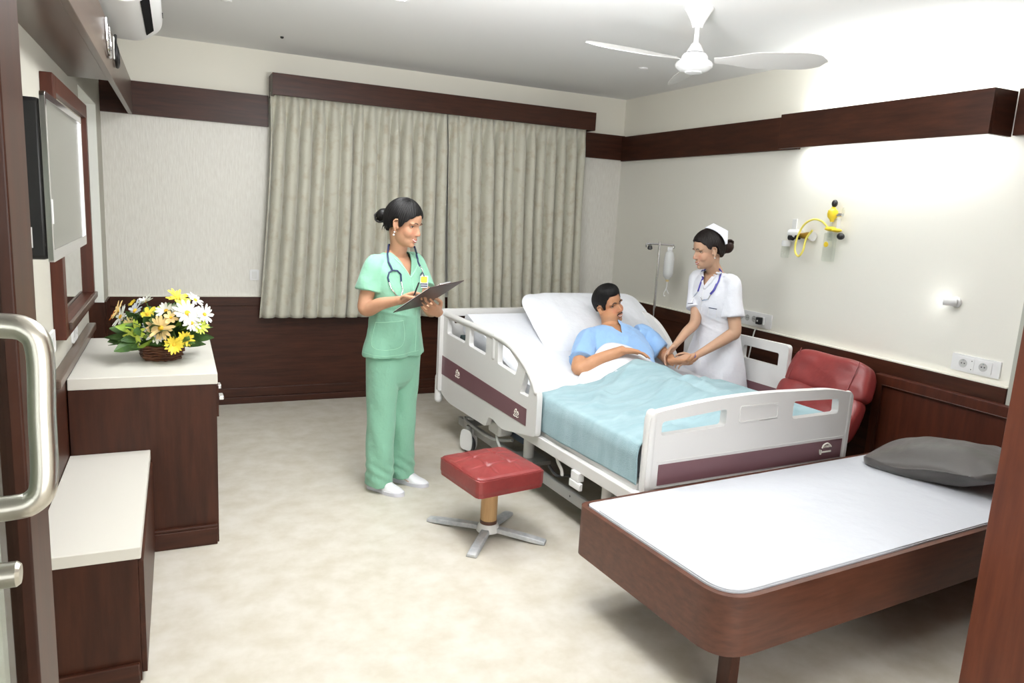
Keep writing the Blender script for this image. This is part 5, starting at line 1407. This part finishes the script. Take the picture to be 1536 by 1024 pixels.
hand(body, wL, (.45, -.85, .10), (.5, .1, 1), (.9, .3, 0), 1.08, [(.3, .4, .3), (.35, .4, .3), (.4, .45, .3), (.4, .5, .3)], (.1, .2), .05)
for x in (-1, 1):
    hip = Vector((.78+x*.10, .98, .665)); kn = Vector((.765+x*.10, .56, .68)); an = Vector((.74+x*.07, .22, .650))
    body.limb([hip, hip.lerp(kn, .5), kn, kn.lerp(an, .4), an], [(.080, .052), (.070, .048), (.05, .042), (.05, .036), (.032, .026)], (1, 0, 0))
    body.limb([an, an+Vector((0, -.03, .01)), an+Vector((x*.01, -.06, .022))], [.028, (.030, .022), (.026, .014)], (1, 0, 0))
bm_ = voxel(body, .0045, 2)
hd3.sculpt(bm_)
mb3 = link_mesh(bm_, 'body', skin_c, mn, angle=0)
hd3.features(mb3, lip_man, (-.12, .05), 1.8, .75)
S3 = hd3.s
for sy in (-1, 1):
    MB().tube(hd3.line([(sy*.001, -.0515), (sy*.010, -.0505), (sy*.020, -.0535), (sy*.028, -.0590)], .0006), [.0030*S3, .0040*S3, .0036*S3, .0012*S3], 8).build('moustache', dark_line, mb3)
hm = hd3.hair(hair_m, mn, [(0, .062), (34, .064), (48, .048), (60, .022), (69, -.016), (78, -.020), (85, .020), (102, .022), (114, .0), (140, -.035), (180, -.052)], .005,
              r=(.098, .077, .100), bulk=lambda q: .020*smoothstep(.05, .10, q.z)*smoothstep(-.08, .05, q.x)-.007*smoothstep(.05, -.02, q.z))
# gown
gp = MB()
gp.limb([(.79, 1.08, .672), (.80, 1.14, .678), (.82, 1.24, .705), (.86, 1.38, .790), (.89, 1.49, .852), (.902, 1.545, .885), (.91, 1.575, .905)], [(.205, .075), (.20, .080), (.205, .092), (.222, .108), (.205, .098), (.140, .074), (.082, .066)], (1, 0, 0), flat=True, n=44, e=.9)
gp.limb([sR+Vector((.07, .01, .01)), sR, sR.lerp(eR, .35), sR.lerp(eR, .78)], [(.070, .066), (.082, .074), (.084, .078), (.082, .086)], (0, 0, 1), flat=True)
gp.limb([sL-Vector((.07, -.01, -.01)), sL, sL.lerp(eL, .35), sL.lerp(eL, .80)], [(.070, .066), (.080, .074), (.078, .074), (.072, .078)], (0, 0, 1), flat=True)
gm = voxel(gp, .0055, 3)
cloth(gm, .009, (7, 7, 7), 2.2, None, lambda q: .005*max(0, sin(q.x*30-q.y*38))**2)
vb = Vector((.845, 1.355, .90))
up_ = Vector((.03, .62, .30)).normalized(); lt = Vector((1, 0, 0))
n1v = (lt*.86-up_*.40).normalized(); n2v = (-lt*.86-up_*.40).normalized()
def inV(c):
    r = c-vb
    return r.dot(n1v) < 0 and r.dot(n2v) < 0 and c.z > .84 or (c-hd3.p(.0, 0, -.125)).length < .100
cut(gm, [(vb, n1v), (vb, n2v)], inV)
gw = link_mesh(gm, 'hospital_gown', gown, mn, angle=0)
sd = gw.modifiers.new('s', 'SOLIDIFY'); sd.thickness = .004; sd.offset = -1
